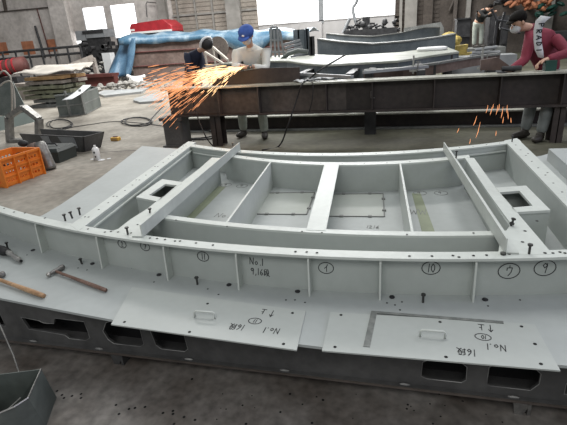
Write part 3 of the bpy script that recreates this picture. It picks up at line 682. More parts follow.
# spray can
p = gpx(97.5, 159.5); sc_ = thing('spray_can', 'white spray can with dark marks standing on the concrete floor', 'spray can', (p.x, p.y, 0))
MB().tube([p+Z3*.0, p+Z3*.15, p+Z3*.175], [.048, .048, .03], 14).build('can_body', 'white', sc_, smooth=True)
MB().tube([p+Z3*.165, p+Z3*.205], [.02, .016], 10).build('nozzle_cap', 'white', sc_)
m = MB(); m.ell(p+Vector((.005, -.046, .11)), (.016, .006, .016)); m.ell(p+Vector((.012, -.046, .05)), (.013, .006, .013)); m.ell(p+Vector((-.02, -.03, .13)), (.008, .006, .012)); m.build('dark_print', 'ink', sc_)
sp = MB(); 
for dx_, dy_, r_ in ((-.09, .02, .035), (.08, -.02, .05), (.15, .05, .03)): sp.tube([p+Vector((dx_, dy_, .0005)), p+Vector((dx_, dy_, .002))], r_, 10)
tag(sp.build('paint_spot', 'paper'), 'white paint spots on the floor around the spray can', 'paint spots', kind='stuff')
p = gpx(116, 140.5)
tm = thing('tape_reel', 'small orange yellow tape reel on the concrete floor', 'tape reel', (p.x, p.y, 0))
MB().box(p.x-.075, p.x+.075, p.y-.045, p.y+.045, 0, .06).build('case', 'yellow', tm, bevel=.012)
MB().box(p.x-.05, p.x+.05, p.y-.05, p.y-.044, .012, .045).build('face', 'tan', tm)
MB().box(p.x-.035, p.x+.035, p.y-.02, p.y+.02, .06, .072).build('top_grip', 'rust_red', tm)
# cable coils on floor
def coil(u0, v0, ru, rv, turns, label, r=.012):
    P = []
    n = int(turns*14)
    for i in range(n):
        t = 2*PI*i/14; k = 1+.14*math.sin(i*.7)
        q = gpx(u0+ru*math.cos(t)*k, v0+rv*math.sin(t)*k); q.z = .013+.0006*i; P.append(q)
    o = MB().tube(P, r, 6).build('cable', 'black', smooth=True); tag(o, label, 'cable', 'cables on the concrete floor')
coil(60, 125, 12, 4.5, 2.3, 'loose dark cable loops on the floor between the steel box and the trough', .009)
coil(137, 122.5, 14, 4, 2.2, 'coiled black cable on the floor left of the long beam', .012)
coil(195, 136, 22, 4, 1.7, 'dark cable loops on the floor under the left half of the long beam', .012)
hose('cable', [gpx(150, 121)+Z3*.012, gpx(158, 112)+Z3*.012, gpx(164, 106)+Z3*.012], 'black cable running from the coil towards the beam end', r=.012, cat='cable')
hose('cable', [gpx(52, 131)+Z3*.01, gpx(90, 125)+Z3*.01, gpx(120, 122)+Z3*.01, gpx(170, 128)+Z3*.01, gpx(192, 141)+Z3*.01], 'long thin cable crossing the concrete floor', r=.007, cat='cable')
# thick seam line on floor
MB().box(*[0]*6)
s = MB(); a, b = gpx(70, 154), gpx(142, 150); s.bar(a+Z3*.001, b+Z3*.001, .02, .002); tag(s.build('floor_rail', 'brown'), 'thin dark rail strip let into the concrete floor', 'rail strip')
# pentagon frame
yP = gpx(12, 142).y
P5 = [px(10, 141, y=yP), px(39, 141, y=yP), px(39, 119, y=yP), px(23.5, 107, y=yP), px(9, 117, y=yP)]
cc = sum(P5, Vector())/5
zmin = min(p.z for p in P5)
for p in P5[:2]: p.z = 0
hexf = thing('pentagon_frame', 'dull steel house-shaped frame standing on the floor behind the crate', 'steel frame', (*cc.xy, 0))
for i in range(5):
    a, b = P5[i], P5[(i+1) % 5]
    a2, b2 = a.copy(), b.copy()
    if i == 0: a2.z += .03; b2.z += .03
    MB().bar(a2, b2, .13, .075 if i else .05, up=Vector((0, 1, 0)).cross(b-a)).build('frame_bar', 'dull_steel', hexf)
# leaning plate at far left
a = px(-8, 122, z=0)
def lean(name, label, pts, y0, y1, m, th=.02, cat='steel plate'):
    # pts in photo; the plate leans from y0 at floor to y1 at top
    vs = []; lo = max(p[1] for p in pts); hi = min(p[1] for p in pts); dd = y1-y0; y0 = max(gpx(*p).y for p in pts if p[1] == lo); y1 = y0+dd
    for u, v in pts:
        t = (lo-v)/(lo-hi); vs.append(px(u, v, y=y0+(y1-y0)*t))
    mb = MB(); n = len(vs); off = Vector((0, th, 0))
    mb.add(vs+[p+off for p in vs], [tuple(range(n)), tuple(range(2*n-1, n-1, -1))]+[(i, (i+1) % n, n+(i+1) % n, n+i) for i in range(n)])
    dz = min(p.z for p in mb.v)
    if dz < 0:
        for p in mb.v: p.z -= dz
    return tag(mb.build(name, m), label, cat)
lean('leaning_plate', 'dark grey green plate leaning at the left edge with a pale hoop over it', [(-10, 117), (30, 117), (13, 83), (-10, 86)], 8.0, 8.3, 'grey_green')
lean('leaning_plate', 'pale green sheet standing behind the house-shaped frame', [(-10, 133), (0, 131), (34, 122), (32, 112), (22, 113), (-10, 118)], 7.3, 7.5, 'glass_green')
hose('hoop', [px(0, 86, y=8.1), px(5, 82, y=8.1), px(11, 82, y=8.1), px(14, 92, y=8.1), px(15, 112, y=8.05), gpx(15, 122)+Z3*.02], 'pale bent tube hoop over the leaning dark plate', 'sheet', .018, 'tube')
hose('hoop', [px(-3, 76, y=8.6), px(3, 71, y=8.6), px(8, 74, y=8.6), px(11, 80, y=8.6), px(12, 100, y=8.6), px(12, 122, z=.02)], 'smaller pale bent tube behind the leaning dark plate', 'sheet', .02, 'tube')
# curved grey green box
gb = thing('curved_steel_duct', 'grey green curved riveted steel duct piece on the floor, left middle', 'steel duct', (*gpx(80, 112).xy, 0))
A0 = gpx(60, 117); B0 = gpx(86, 114.5); C0 = gpx(101, 106.5)
arc = [A0, A0.lerp(B0, .5)+Vector((0, -.06, 0)), B0, C0]
m = MB(); 
def ringwall(mb, pts, z0, z1, th):
    for a, b in zip(pts, pts[1:]): mb.bar(a+Z3*((z0+z1)/2), b+Z3*((z0+z1)/2), th, z1-z0)
ringwall(m, arc, 0.02, .52, .03); m.build('curved_wall', 'grey_green', gb)
m = MB(); 
for z in (.02, .26, .50): ringwall(m, [p+Vector((0, -.02, 0)) for p in arc], z-.012, z+.012, .06)
m.build('hoop_band', 'slab', gb)
m = MB(); back = [A0+Vector((.25, .7, 0)), C0+Vector((-.45, .35, 0))]
ringwall(m, [arc[0], back[0], back[1], arc[-1]], .02, .52, .03); m.build('rear_wall', 'grey_green', gb)
m = MB(); 
for p in arc[1:3]: m.bar(p+Vector((0, -.03, .02)), p+Vector((0, -.03, .6)), .04, .05, up=(0, 1, 0))
m.build('stiffener', 'slab', gb)
pp = [px(u, v, z=.60) for u, v in ((61, 97), (71, 96), (91, 85), (83, 85))]
def P(a, b): 
    q = pp[0].lerp(pp[1], a).lerp(pp[3].lerp(pp[2], a), b); q.z = .535+.12*max(0, b-.35)**1.5+.0; return q
tag(MB().grid(P, 4, 8).build('paper_sheet', 'paper', smooth=True, solid=.006), 'white curled sheet lying on the curved duct', 'sheet')
# stack of timber and steel
random.seed(3)
lv = [(72, 20, 60, 'tan'), (84, 20, 62, 'grey_wood'), (89, 18, 60, 'mossy'), (95, 25, 64, 'mossy'), (101, 25, 60, 'mossy'), (107, 34, 60, 'slab'), (113, 36, 58, 'slab')]
yS = 11.2; z = 0
for k, (v, u0, u1, mm) in enumerate(reversed(lv)):
    xa, xb = px(u0, v, y=yS).x, px(u1, v, y=yS).x
    for j in range(2):
        h_ = .115; m = MB(); y0 = yS+j*.55+(.07 if k % 2 else 0)
        sk = random.uniform(-.12, .12)
        m.hexa([(xa+sk, y0, z), (xb-sk, y0+.08, z), (xb-sk, y0+.5, z), (xa+sk, y0+.42, z)], [(xa+sk, y0, z+h_-.03), (xb-sk, y0+.08, z+h_-.03), (xb-sk, y0+.5, z+h_-.03), (xa+sk, y0+.42, z+h_-.03)])
        if k < 6:
            for xx in (xa+.35, (xa+xb)/2, xb-.35): m.box(xx-.05, xx+.05, y0+.12, y0+.40, z+h_-.03, z+h_+.01)  # bearers added between the layers to hold the planks up
        nm = ('lowest', 'second', 'third', 'fourth', 'fifth', 'sixth', 'topmost')[k]
        tag(m.build('stacked_plank', mm), '%s %s of the stack by the curved duct, %s layer' % ({'mossy': 'mossy grey green plank', 'slab': 'dark steel slab', 'tan': 'tan board', 'grey_wood': 'weathered grey plank'}[mm], 'front' if j == 0 else 'rear', nm), 'plank', 'planks stacked left of the curved duct')
    z += h_+.012
    for xx in (xa+.3, xb-.3):
        pass
zS = z
def P(a, b):
    return (px(8, 75, y=yS).x+a*2.1, yS+.1+b*1.0, zS+.045+.16*b+.045*math.sin(9*a)*math.cos(5*b)+.03*math.sin(14*b))
tag(MB().grid(P, 14, 8).build('cream_sheet', 'sheet', smooth=True, solid=.01), 'crumpled cream sheet on top of the plank stack', 'sheet')
# rubble and long slanted planks behind
random.seed(5)
def rock_pile(name, label, uv, yy, n, spread, hgt, m):
    mb = MB()
    c = px(*uv, y=yy)
    for i in range(n):
        a = random.gauss(0, spread[0]); b = random.gauss(0, spread[1]); r = random.uniform(.05, .13)
        zz = max(.02, hgt*(1-abs(a)/(2*spread[0]))*(1-abs(b)/(2.2*spread[1])))*random.random()
        mb.ell((c.x+a, yy+b, zz+r*.6), (r, r*random.uniform(.6, 1.2), r*random.uniform(.4, .9)), 6, 4, Matrix.Rotation(random.uniform(0, 3), 3, 'Z'))
    return tag(mb.build(name, m), label, 'rubble', kind='stuff')
rock_pile('rubble_pile', 'low heap of grey rubble on the floor before the blue tarp', (122, 86), 15.6, 110, (1.1, .5), .28, 'rubble')
rock_pile('rubble_pile', 'heap of broken grey scrap below the left windows', (98, 62), 19.4, 150, (1.6, .7), 1.0, 'rubble')
m = MB(); a, b = px(43, 78, y=16.8), px(93, 58, y=17.6); m.bar(a, b, .3, .26); m.bar(b, (b.x, b.y+.1, 0), .15, .15); m.bar(a, (a.x, a.y+.1, 0), .15, .15); b_ = px(52, 70, y=13.6)
tag(m.build('slanted_plank', 'grey_wood'), 'long grey plank slanting up over the scrap heap', 'plank')
m = MB(); a, b = px(50, 75, y=16.0), px(72, 71, y=16.1); m.bar(a, b, .24, .18); m.box(a.x, a.x+.2, 16, 16.2, 0, a.z); m.box(b.x-.2, b.x, 16, 16.2, 0, b.z); tag(m.build('slanted_plank', 'brown'), 'dark short plank under the slanted grey one', 'plank')
m = MB(); y = 17.0; xs = [px(u, 75, y=y).x for u in (72, 112)]; m.box(xs[0], xs[1], y, y+.5, 0, .12); m.box(xs[0], xs[1], y+.1, y+.4, .12, .42); m.box(xs[0], xs[1], y, y+.5, .42, .54); tag(m.build('red_oxide_slab', 'rust_red'), 'long red oxide steel section on the floor before the scrap heap', 'steel section')
m = MB(); xs = [px(u, 75, y=14.2).x for u in (24, 70)]; m.box(xs[0], xs[1], 13.4, 14.2, 0, .55); tag(m.build('timber_base', 'grey_wood'), 'weathered timber block behind the plank stack', 'timber')
# red bundle at left
rb = thing('red_roller', 'dark red rolled drum at the left edge below the rail', 'drum', (*px(10, 80, y=15.4).xy, 0))
a, b = px(-12, 72, y=15.4), px(25, 64, y=15.8); 
MB().tube([a, b], .30, 18).build('drum', 'rust_red', rb, smooth=True)
m = MB(); 
for t in (.45, .6, .75): m.tube([a.lerp(b, t), a.lerp(b, t+.04)], .315, 18)
m.build('band', 'red', rb)
m = MB(); m.box(a.x, b.x, 15.2, 15.9, 0, a.z-.25); m.build('cradle', 'machine', rb)
# pale sheets on floor
def flat(name, label, pts, z, m, th=.03, cat='steel sheet'):
    P = [px(u, v, z).xy for u, v in pts]; o = MB().prism(P, z-th, z).build(name, m); return tag(o, label, cat)
flat('pale_sheet', 'white long flat sheet on the floor right of the curved duct', [(97, 93), (104, 95.5), (141, 91.5), (149, 87.5), (143, 86.5), (138, 89), (104, 90)], .07, 'pale', .07)
flat('pale_sheet', 'white flat sheet with rounded end near the beam end', [(133, 100), (140, 102), (163, 100), (166, 94), (150, 94), (135, 98)], .06, 'pale', .06)
m = MB(); y = 17.6; m.tube([px(127+k*3.6, 75.5+[0, 1.8, 2.4, 2.2, 1.6, .6][k], y=y) for k in range(6)], .07, 8); m.box(px(130, 78, y=y).x, px(143, 78, y=y).x, y-.1, y+.1, 0, px(136, 78, y=y).z); 
dz = min(p.z for p in m.v)
tag(m.build('white_tube', 'white', smooth=True), 'white curved tube lying against the foot of the blue tarp', 'tube')
# ---------------------------------------------------------------- tarp covered curved rust piece
yT = 18.5
tp = thing('rusty_curved_plate', 'big rusty brown curved steel section under a blue tarp', 'steel section', (*px(175, 78, y=yT).xy, 0))
def tt(u): return (u-128)/(300-128)
topv = lambda u: 39.5-5*tt(u)+(-2.0*math.sin(PI*tt(u)))
def P(a, b):
    u = 128+a*172; yy = yT+.9*math.sin(PI*a)*1.0; p = px(u, topv(u), y=yy); p.z = p.z*(1-b) ; return p
MB().grid(P, 24, 2).build('curved_face', 'rust', tp, solid=.06)
for k, b in enumerate((.30, .62)):
    Q = [Vector(P(i/24, b))+Vector((0, -.08, 0)) for i in range(25)]; mm_ = MB()
    mm_.tube(Q, .03, 6); mm_.build('rib', 'rust_red', tp)
tarp = thing('blue_tarp', 'blue tarp draped over the top and left end of the rusty curved section', 'tarp', (*px(180, 45, y=yT+1).xy, 0))
def P2(a, b):
    u = 118+a*190; aa = max(0, min(1, tt(u))); fy = yT+.9*math.sin(PI*aa)-.14
    p = px(u, topv(u), y=fy)
    if b == 0:
        drop = .20+.03*math.sin(9*a)+.02*math.sin(41*a)+1.0*max(0, min(1, (a-.5)*4))*max(0, min(1, (.80-a)*8))
        p.z -= drop
    else:
        p.y = fy+.03+(b-.125)*3.0; p.z += .04+.17*math.sin(PI*min(1, (b-.125)*1.2))+(.01+.10*(b-.1))*math.sin(31*a+3*b)+.03*b*math.sin(53*a+11*b)
    return p
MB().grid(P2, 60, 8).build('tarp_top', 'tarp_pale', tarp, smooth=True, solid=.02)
def P3(a, b):
    t0 = px(136, 38, y=yT-.15); t1 = px(121, 40, y=yT+1.0)
    f0 = px(132, 76, y=yT-.45); f1 = px(108, 77, y=yT-.4)
    p = t0.lerp(t1, a).lerp(f0.lerp(f1, a), b); p.x += .05*math.sin(14*a+4*b); p.y += -.1*math.sin(10*a)-.05; p.z = max(p.z, .03); return p
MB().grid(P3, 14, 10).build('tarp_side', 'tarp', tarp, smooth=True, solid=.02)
# brown round disc behind tarp right + white bars
m = MB(); p = px(218, 48, y=16.5); m.tube([p, p+Vector((0, .06, 0))], .40, 24); m.tube([p-Vector((0, .04, 0)), p], .05, 12); m.box(p.x-.04, p.x+.04, p.y+.0, p.y+.05, 0, p.z)
tag(m.build('cable_reel', 'brown_light'), 'brown round reel behind the sparks, before the blue tarp', 'reel')
for k, (a, b) in enumerate((((205, 52), (224, 64)), ((213, 47), (228, 60)), ((198, 68), (235, 61)))):
    m = MB(); A, B = px(*a, y=15.6), px(*b, y=15.2); m.bar(A, B, .06, .06); m.bar(A, (A.x, A.y+.1, 0), .05, .05); m.bar(B, (B.x, B.y+.1, 0), .05, .05); tag(m.build('pale_bar', 'sheet'), ('pale thin bar leaning beside the round reel, lower of two', 'pale thin bar leaning beside the round reel, upper of two', 'long pale bar sloping up towards the capped worker')[k], 'bar', 'pale bars near the reel')  # upright legs added to carry the bars
# red machine
rm = thing('red_compressor', 'red machine housing standing beyond the tarp under the window', 'machine', (*px(152, 40, y=23.5).xy, 0))
A = px(133, 32, y=23.5); B = px(173, 19, y=23.5); xs = (A.x, B.x)
m = MB(); m.prism([(A.x, A.z-.12), (B.x, A.z-.12), (B.x, B.z-.28), (B.x-.4, B.z+.02), (A.x+.12, B.z-.08), (A.x, B.z-.25)], 23.2, 24.6, fn=lambda a, b, c: (a, c, b)); m.build('hood', 'red', rm, bevel=.05)
m = MB(); m.box(A.x, B.x, 23.2, 24.6, .3, A.z-.12); m.build('base', 'machine', rm)
m = MB(); m.box(A.x, B.x, 23.16, 23.2, A.z-.12, A.z-.02); m.build('white_strip', 'white', rm)
m = MB(); m.box(A.x+.08, A.x+.3, 23.16, 23.2, A.z+.03, A.z+.13); m.build('nameplate', 'white', rm)
m = MB(); [m.box(x, x+.15, yy, yy+.15, 0, .3) for x in (A.x+.1, B.x-.3) for yy in (23.3, 24.3)]; m.build('foot', 'machine', rm)
# grey machine below windows with engine parts
gm = thing('grey_machine', 'grey box-shaped machine in front of the left windows', 'machine', (*px(92, 60, y=23.6).xy, 0))
A, B = px(78, 41, y=23.6), px(104, 29, y=23.6)
MB().box(A.x, A.x+.6, 23.5, 24.5, A.z, B.z).build('housing', 'machine_grey', gm); MB().box(A.x+.64, B.x, 23.5, 24.5, A.z+.1, B.z+.02).build('housing', 'machine_grey', gm)
MB().box(A.x+.5, B.x, 23.44, 23.5, A.z+.33, A.z+.48).build('dark_panel', 'machine', gm)
MB().box(A.x+.2, B.x-.1, 23.6, 24.2, 0, A.z+.12).build('pedestal', 'machine', gm)
random.seed(11)
eng = MB(); A, B = px(82, 58, y=22), px(121, 41, y=22)
for i in range(40):
    x = random.uniform(A.x, B.x); z = random.uniform(.3, B.z-.02*0); r = random.uniform(.08, .19)
    if random.random() < .5: eng.tube([(x, 21.9, z), (x, 22.3, z)], r, 10)
    else: eng.box(x-r, x+r, 21.95, 22.3, z-r, z+r)
eng.box(A.x, B.x, 22.0, 22.2, 0, B.z-.33)
tag(eng.build('engine_block', 'machine'), 'dark cluttered engine block below the left windows', 'engine')
m = MB(); p = px(107, 55, y=20.6); m.box(p.x-.22, p.x+.22, 20.5, 20.9, 0, p.z+.1); tag(m.build('carton', 'paper'), 'pale carton among the scrap before the engine block', 'carton')
# rail
rl = thing('guard_rail', 'dark pipe guard rail along the stained left wall', 'rail', (*px(30, 60, y=20.4).xy, 0))
for k, (v0, v1) in enumerate(((53.5, 46), (60, 53))):
    MB().tube([px(-20, v0+1, y=20.0), px(80, v1, y=20.8)], .06, 8).build('rail', 'machine', rl)
for i in range(7):
    u = 2+i*13; p = px(u, 52-i*.9, y=20.1+i*.12); MB().tube([(p.x, p.y, 0), p], .05, 8).build('post', 'machine', rl)
# ================================================================== walls
YW = 26.0
wx = lambda u, v=20: px(u, v, y=YW).x
wz = lambda u, v: px(u, v, y=YW).z
# left part with the windows, openings cut
zs0 = wz(110, 38.5); zs1 = wz(97, 9)
wins = [(wx(84), wx(106)), (wx(112), wx(137))]
w0 = (wx(72, 35), wx(83, 35)); 
xa, xb = -29.9, wx(174)
outer = [(xa, 0), (xb, 0), (xb, 10), (xa, 10)]
rects = [[(a, zs0), (b, zs0), (b, zs1+.12), (a, zs1+.12)] for a, b in wins]+[[(w0[0], zs0-.18), (w0[1], zs0-.18), (w0[1], zs0+.42), (w0[0], zs0+.42)]]
struct(MB().prism(outer, YW, YW+.2, holes=rects, fn=lambda a, b, c: (a, c, b)).build('wall_rear', 'wall'))
for i, r in enumerate(rects):
    wn = thing('window_%d' % (i+1), 'bright daylight window in the rear wall, %s' % ('left of the two large', 'right of the two large', 'small low one')[i], 'window', ((r[0][0]+r[1][0])/2, YW, r[0][1]))
    del wn['category']; wn['kind'] = 'structure'
    MB().box(r[0][0], r[1][0], YW+.08, YW+.09, r[0][1], r[2][1]).build('pane', 'daylight', wn)
    m = MB()
    for xx in (r[0][0], r[1][0]-.04): m.box(xx, xx+.04, YW+.0, YW+.1, r[0][1], r[2][1])
    m.box(r[0][0], r[1][0], YW-.04, YW+.1, r[0][1]-.05, r[0][1]); m.build('window_frame', 'paper', wn)
# big window right
x0, x1 = wx(258), wx(395, 5)
zb0 = wz(330, 20.5)
struct(MB().box(wx(256), wx(400, 5), YW, YW+.2, 0, zb0).build('wall_low', 'wall_grey'))
wn = thing('window_4', 'wide blown out factory window above the low grey wall', 'window', (x0, YW, zb0)); del wn['category']; wn['kind'] = 'structure'
MB().box(x0, x1, YW+.08, YW+.09, zb0, 10).build('pane', 'daylight', wn)
m = MB(); xm = wx(321, 10); m.box(xm-.13, xm+.13, YW-.05, YW+.1, zb0-.1, 10); m.build('mullion', 'machine_grey', wn)
m = MB(); m.box(x0, x1, YW-.05, YW+.08, zb0, zb0+.05); m.build('sill', 'wall_grey', wn)
struct(MB().box(wx(300), wx(322, 20), YW-.25, YW, 0, zb0-.02).build('trim_1', 'wall_grey'))
# boarded part
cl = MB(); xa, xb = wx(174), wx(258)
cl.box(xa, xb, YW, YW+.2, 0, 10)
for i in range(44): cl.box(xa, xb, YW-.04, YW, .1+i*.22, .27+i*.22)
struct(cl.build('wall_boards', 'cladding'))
m = MB()
for u in (178, 196, 213): x = wx(u, 10); m.box(x-.05, x+.05, YW-.14, YW-.03, 0, 10)
for z in (wz(200, 14), wz(200, -4)): m.box(xa, xb, YW-.12, YW-.03, z-.05, z+.05)
struct(m.build('trim_2', 'col'))
struct(MB().box(-30, -29.8, 2, YW, 0, 10).build('wall_left', 'wall')); struct(MB().box(21.8, 22, 2, YW, 0, 10).build('wall_right', 'dark_cladding'))
# columns
for n_, (u, wd) in enumerate(((165, .5), (235, .8), (62, 1.15))):
    x = wx(u, 10); m = MB().box(x-wd/2, x+wd/2, YW-.45, YW-.14 if n_ < 2 else YW, 0, 10); struct(m.build('trim_%d' % (n_+3), 'col' if n_ < 2 else 'wall'))
# dark right wall
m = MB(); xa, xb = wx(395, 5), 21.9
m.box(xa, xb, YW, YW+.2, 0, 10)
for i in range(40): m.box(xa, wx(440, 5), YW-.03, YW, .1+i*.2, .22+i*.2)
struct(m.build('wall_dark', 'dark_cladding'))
for n_, (u, wd, mm) in enumerate(((401, .14, 'col'), (411, .6, 'col'), (428, .45, 'dark_cladding'), (455, .17, 'brown_light'), (468, .2, 'col'), (545, .7, 'col'))):
    x = wx(u, 5); struct(MB().box(x-wd/2, x+wd/2, YW-.3, YW-.03, 0, 10).build('trim_%d' % (n_+6), mm))
# orange patches, pipes on left wall
op = MB()
for u0, u1, v0, v1 in ((-6, 8, 43, 56), (23, 35, 41.5, 55), (48, 57, 39.5, 52)):
    op.box(wx(u0, 50), wx(u1, 50), YW-.012, YW, wz(u0, v1), wz(u0, v0))
struct(op.build('trim_12', 'orange_patch'))
def wp(u, v, dy=.1): return px(u, v, y=YW-dy)
tag(MB().tube([wp(-10, 12.8), wp(48, 7.5)], .04, 10).build('wall_pipe', 'dark_cladding'), 'dark horizontal pipe high on the left wall', 'pipe')
tag(MB().tube([wp(37, 9), wp(46, 40), wp(51, 58)], .035, 10).build('wall_pipe', 'rust_red'), 'thin reddish pipe running down the left wall', 'pipe')
tag(MB().tube([wp(35, 26), wp(45, 58, .3)], .07, 10).build('wall_pipe', 'machine'), 'thick dark post leaning on the left wall between orange patches', 'pipe')
tag(MB().tube([wp(2, -8), wp(6, 11)], .10, 10).build('wall_pipe', 'dark_cladding'), 'dark vertical pipe at the top left corner', 'pipe')
tag(MB().tube([wp(49, -10), wp(53, 10)], .12, 10).build('wall_pipe', 'dark_cladding'), 'short dark pipe on the wall left of the windows', 'pipe')
m = MB(); pts = [(147, 17), (146, 4), (147, 2), (156, 3), (158, 5), (159, 17)]
tag(MB().tube([wp(u, v, .35) for u, v in pts], .025, 6).build('bent_pipe', 'machine'), 'thin bent dark pipe on the wall above the red machine', 'pipe')
# ================================================================== panels behind the beam
def arc_panel(name, label, topf, backv, u0, u1, y0, zdrop, face_m, top_m, back_dy, n=20, bow=0, group='curved steel panels stacked behind the long beam'):
    fr = []
    for i in range(n+1):
        u = u0+(u1-u0)*i/n; fr.append(px(u, topf(u), y=y0+.0))
    zavg = sum(p.z for p in fr)/len(fr)
    # bring the edge onto one height by following the floor plan arc
    fr = [px(u0+(u1-u0)*i/n, topf(u0+(u1-u0)*i/n), z=zavg) for i in range(n+1)]
    fr = [Vector((p.x, max(y0-.7, min(y0+1.6, p.y)), zavg)) for p in fr]
    if bow: fr = [px(u0+(u1-u0)*i/n, topf(u0+(u1-u0)*i/n), y=y0+bow*(2*i/n-1)**2) for i in range(n+1)]
    t = thing(name, label, 'steel panel', (sum(p.x for p in fr)/len(fr), y0, 0), 0, group)
    m = MB()
    for a, b in zip(fr, fr[1:]):
        m.hexa([a-Z3*zdrop, b-Z3*zdrop, b-Z3*zdrop+Vector((0, .05, 0)), a-Z3*zdrop+Vector((0, .05, 0))], [a, b, b+Vector((0, .05, 0)), a+Vector((0, .05, 0))])
    m.build('curved_face', face_m, t)
    m = MB()
    for a, b in zip(fr, fr[1:]):
        k = Vector((0, back_dy, 0)); q = Vector((0, -.03, 0)); m.hexa([a+q-Z3*.03, b+q-Z3*.03, b+k-Z3*.03, a+k-Z3*.03], [a+q, b+q, b+k, a+k])
    m.build('deck', top_m, t)
    for i in (1, n//2, n-1):
        p = fr[i]; MB().box(p.x-.08, p.x+.08, p.y+.06, p.y+.22, 0, p.z-.03).build('support', 'machine', t)
    return zavg, fr
def interp(pts):
    def f(u):
        if u <= pts[0][0]: return pts[0][1]
        for (a, b), (c, d) in zip(pts, pts[1:]):
            if u <= c:
                t = (u-a)/(c-a); t = t; return b+(d-b)*t
        return pts[-1][1]
    return f
z1, fr1 = arc_panel('curved_deck_panel', 'pale topped curved panel just behind the long beam, nearest of the rear panels', interp([(252, 57), (284, 60.5), (312, 64), (345, 65.2), (383, 63.3), (430, 55.5), (459, 51.5)]), None, 256, 459, 8.2, .32, 'bluegrey', 'deck', 2.9)
z2, fr2 = arc_panel('curved_deck_panel', 'dark blue grey curved panel standing behind the pale deck', interp([(317, 38.5), (340, 41.5), (372, 43.5), (405, 41), (440, 36.5), (458, 33)]), None, 317, 456, 13.0, .46, 'bluegrey', 'slab', .9, bow=.5)
z3, fr3 = arc_panel('curved_deck_panel', 'farthest grey green curved panel under the wide window', interp([(326, 33), (345, 35), (372, 36), (400, 32.5), (425, 27)]), None, 326, 440, 17.0, .36, 'bluegrey', 'slab', .8, bow=.5)
# lower curved flange right behind the beam
z4, fr4 = arc_panel('curved_flange', 'rusty tapering curved flange behind the long beam, below the maroon worker', interp([(362, 71.5), (400, 68), (440, 62), (476, 56), (500, 53)]), None, 362, 500, 7.4, .16, 'rust', 'slab', .16, group='curved flanges behind the beam')
m = MB(); m.prism([(px(u, v, y=6.55).x, px(u, v, y=6.55).z) for u, v in ((480, 70), (480, 60), (497, 57), (508, 65), (511, 70))], 6.5, 6.56, fn=lambda a, b, c: (a, c, b)); o = m.build('bracket_plate', 'rust'); tag(o, 'grey brown shaped plate beside the taller clamp', 'steel plate')
for k, (a, b) in enumerate((((294, 73.5), (352, 77)), ((363, 72.5), (428, 66.5)))):
    m = MB(); A, B = px(*a, z=zt if 0 else .93), px(*b, z=.93); A.y = max(A.y, 6.2); m.bar(A, B, .05, .035); tag(m.build('flat_bar', 'machine_grey'), ('pale flat bar lying behind the rags', 'pale flat bar lying behind the left clamp')[k], 'bar', 'flat bars behind the long beam')
m = MB(); 
for x in (px(300, 74, z=.9).x, px(350, 74, z=.9).x, px(370, 72, z=.9).x, px(420, 68, z=.9).x): m.box(x-.05, x+.05, 6.42, 7.9, .83, .912)
# trestle under bars
tag(m.build('packer', 'machine'), 'dark packers carrying the pale flat bars', 'packers', kind='stuff')
# posts
def post(label, u0, u1, v0, v1, y, m):
    a, b = px(u0, v0, y=y), px(u1, v0, y=y); o = MB(); w_ = b.x-a.x
    o.box(a.x, b.x, y, y+.03, 0, a.z); o.box(a.x, b.x, y+w_*.8, y+w_*.8+.03, 0, a.z); o.box((a.x+b.x)/2-.02, (a.x+b.x)/2+.02, y, y+w_*.8, 0, a.z)
    tag(o.build('steel_post', m), label, 'post', 'upright steel posts behind the long beam')
post('wide blue grey upright post at the left end of the pale deck', 293, 303.5, 30, 50, 11.6, 'bluegrey')
post('thin upright post right behind the wide blue grey one', 304.8, 308.5, 28.5, 48, 11.8, 'bluegrey')
post('dark upright post pair nearest to the pale deck', 308.5, 313.5, 36.5, 60, 11.25, 'machine')
# blue grey rack behind capped worker
rk = thing('trestle_rack', 'blue grey trestle rack standing right of the capped worker', 'rack', (*px(276, 60, y=12).xy, 0))
for a, b in (((271, 27), (268, 60)), ((277, 27), (280, 62)), ((271, 27), (277, 27)), ((270, 40), (279, 40)), ((280, 30), (288, 60)), ((268, 52), (286, 52)), ((274, 30), (275, 60))):
    A, B = px(*a, y=11.9), px(*b, y=11.9)
    if b[1] >= 60: B.z = 0
    MB().tube([A, B], .028, 8).build('rail', 'machine_grey', rk)
MB().box(px(270, 36, y=11.95).x, px(278, 36, y=11.95).x, 11.9, 12.2, px(270, 42, y=12).z, px(270, 29, y=12).z).build('housing', 'bluegrey', rk)
for k in range(5):
    m = MB(); m.bar(px(283+k*2, 45+k*3, y=11.0), px(300+k, 40+k*3.2, y=11.2), .06, .05); tag(m.build('pale_section', 'machine_grey'), ('uppermost', 'second', 'middle', 'fourth', 'lowest')[k]+' pale steel section leaning by the wide post', 'section', 'pale sections beside the wide post')
m = MB(); Q = [px(*q, y=10.6) for q in ((282, 60), (288, 54), (298, 50.5), (308, 52))]; m.tube(Q, .05, 8); tag(m.build('bent_tube', 'grey_green', smooth=True), 'grey green bent tube left of the dark posts', 'tube')
# torch arm hanging down from above
hose('torch_hose', [px(362, -25, y=18.4), px(357, 0, y=18.4), px(353, 8, y=18.4), px(354.5, 18, y=18.4), px(358, 28, y=18.4)], 'grey hose hanging from above before the wide window', 'machine_grey', .06)
m = MB(); m.tube([px(343, 33, y=18.3), px(350, 18, y=18.3)], .06, 8); tag(m.build('torch_pole', 'machine_grey'), 'short grey pole leaning before the wide window', 'pole')
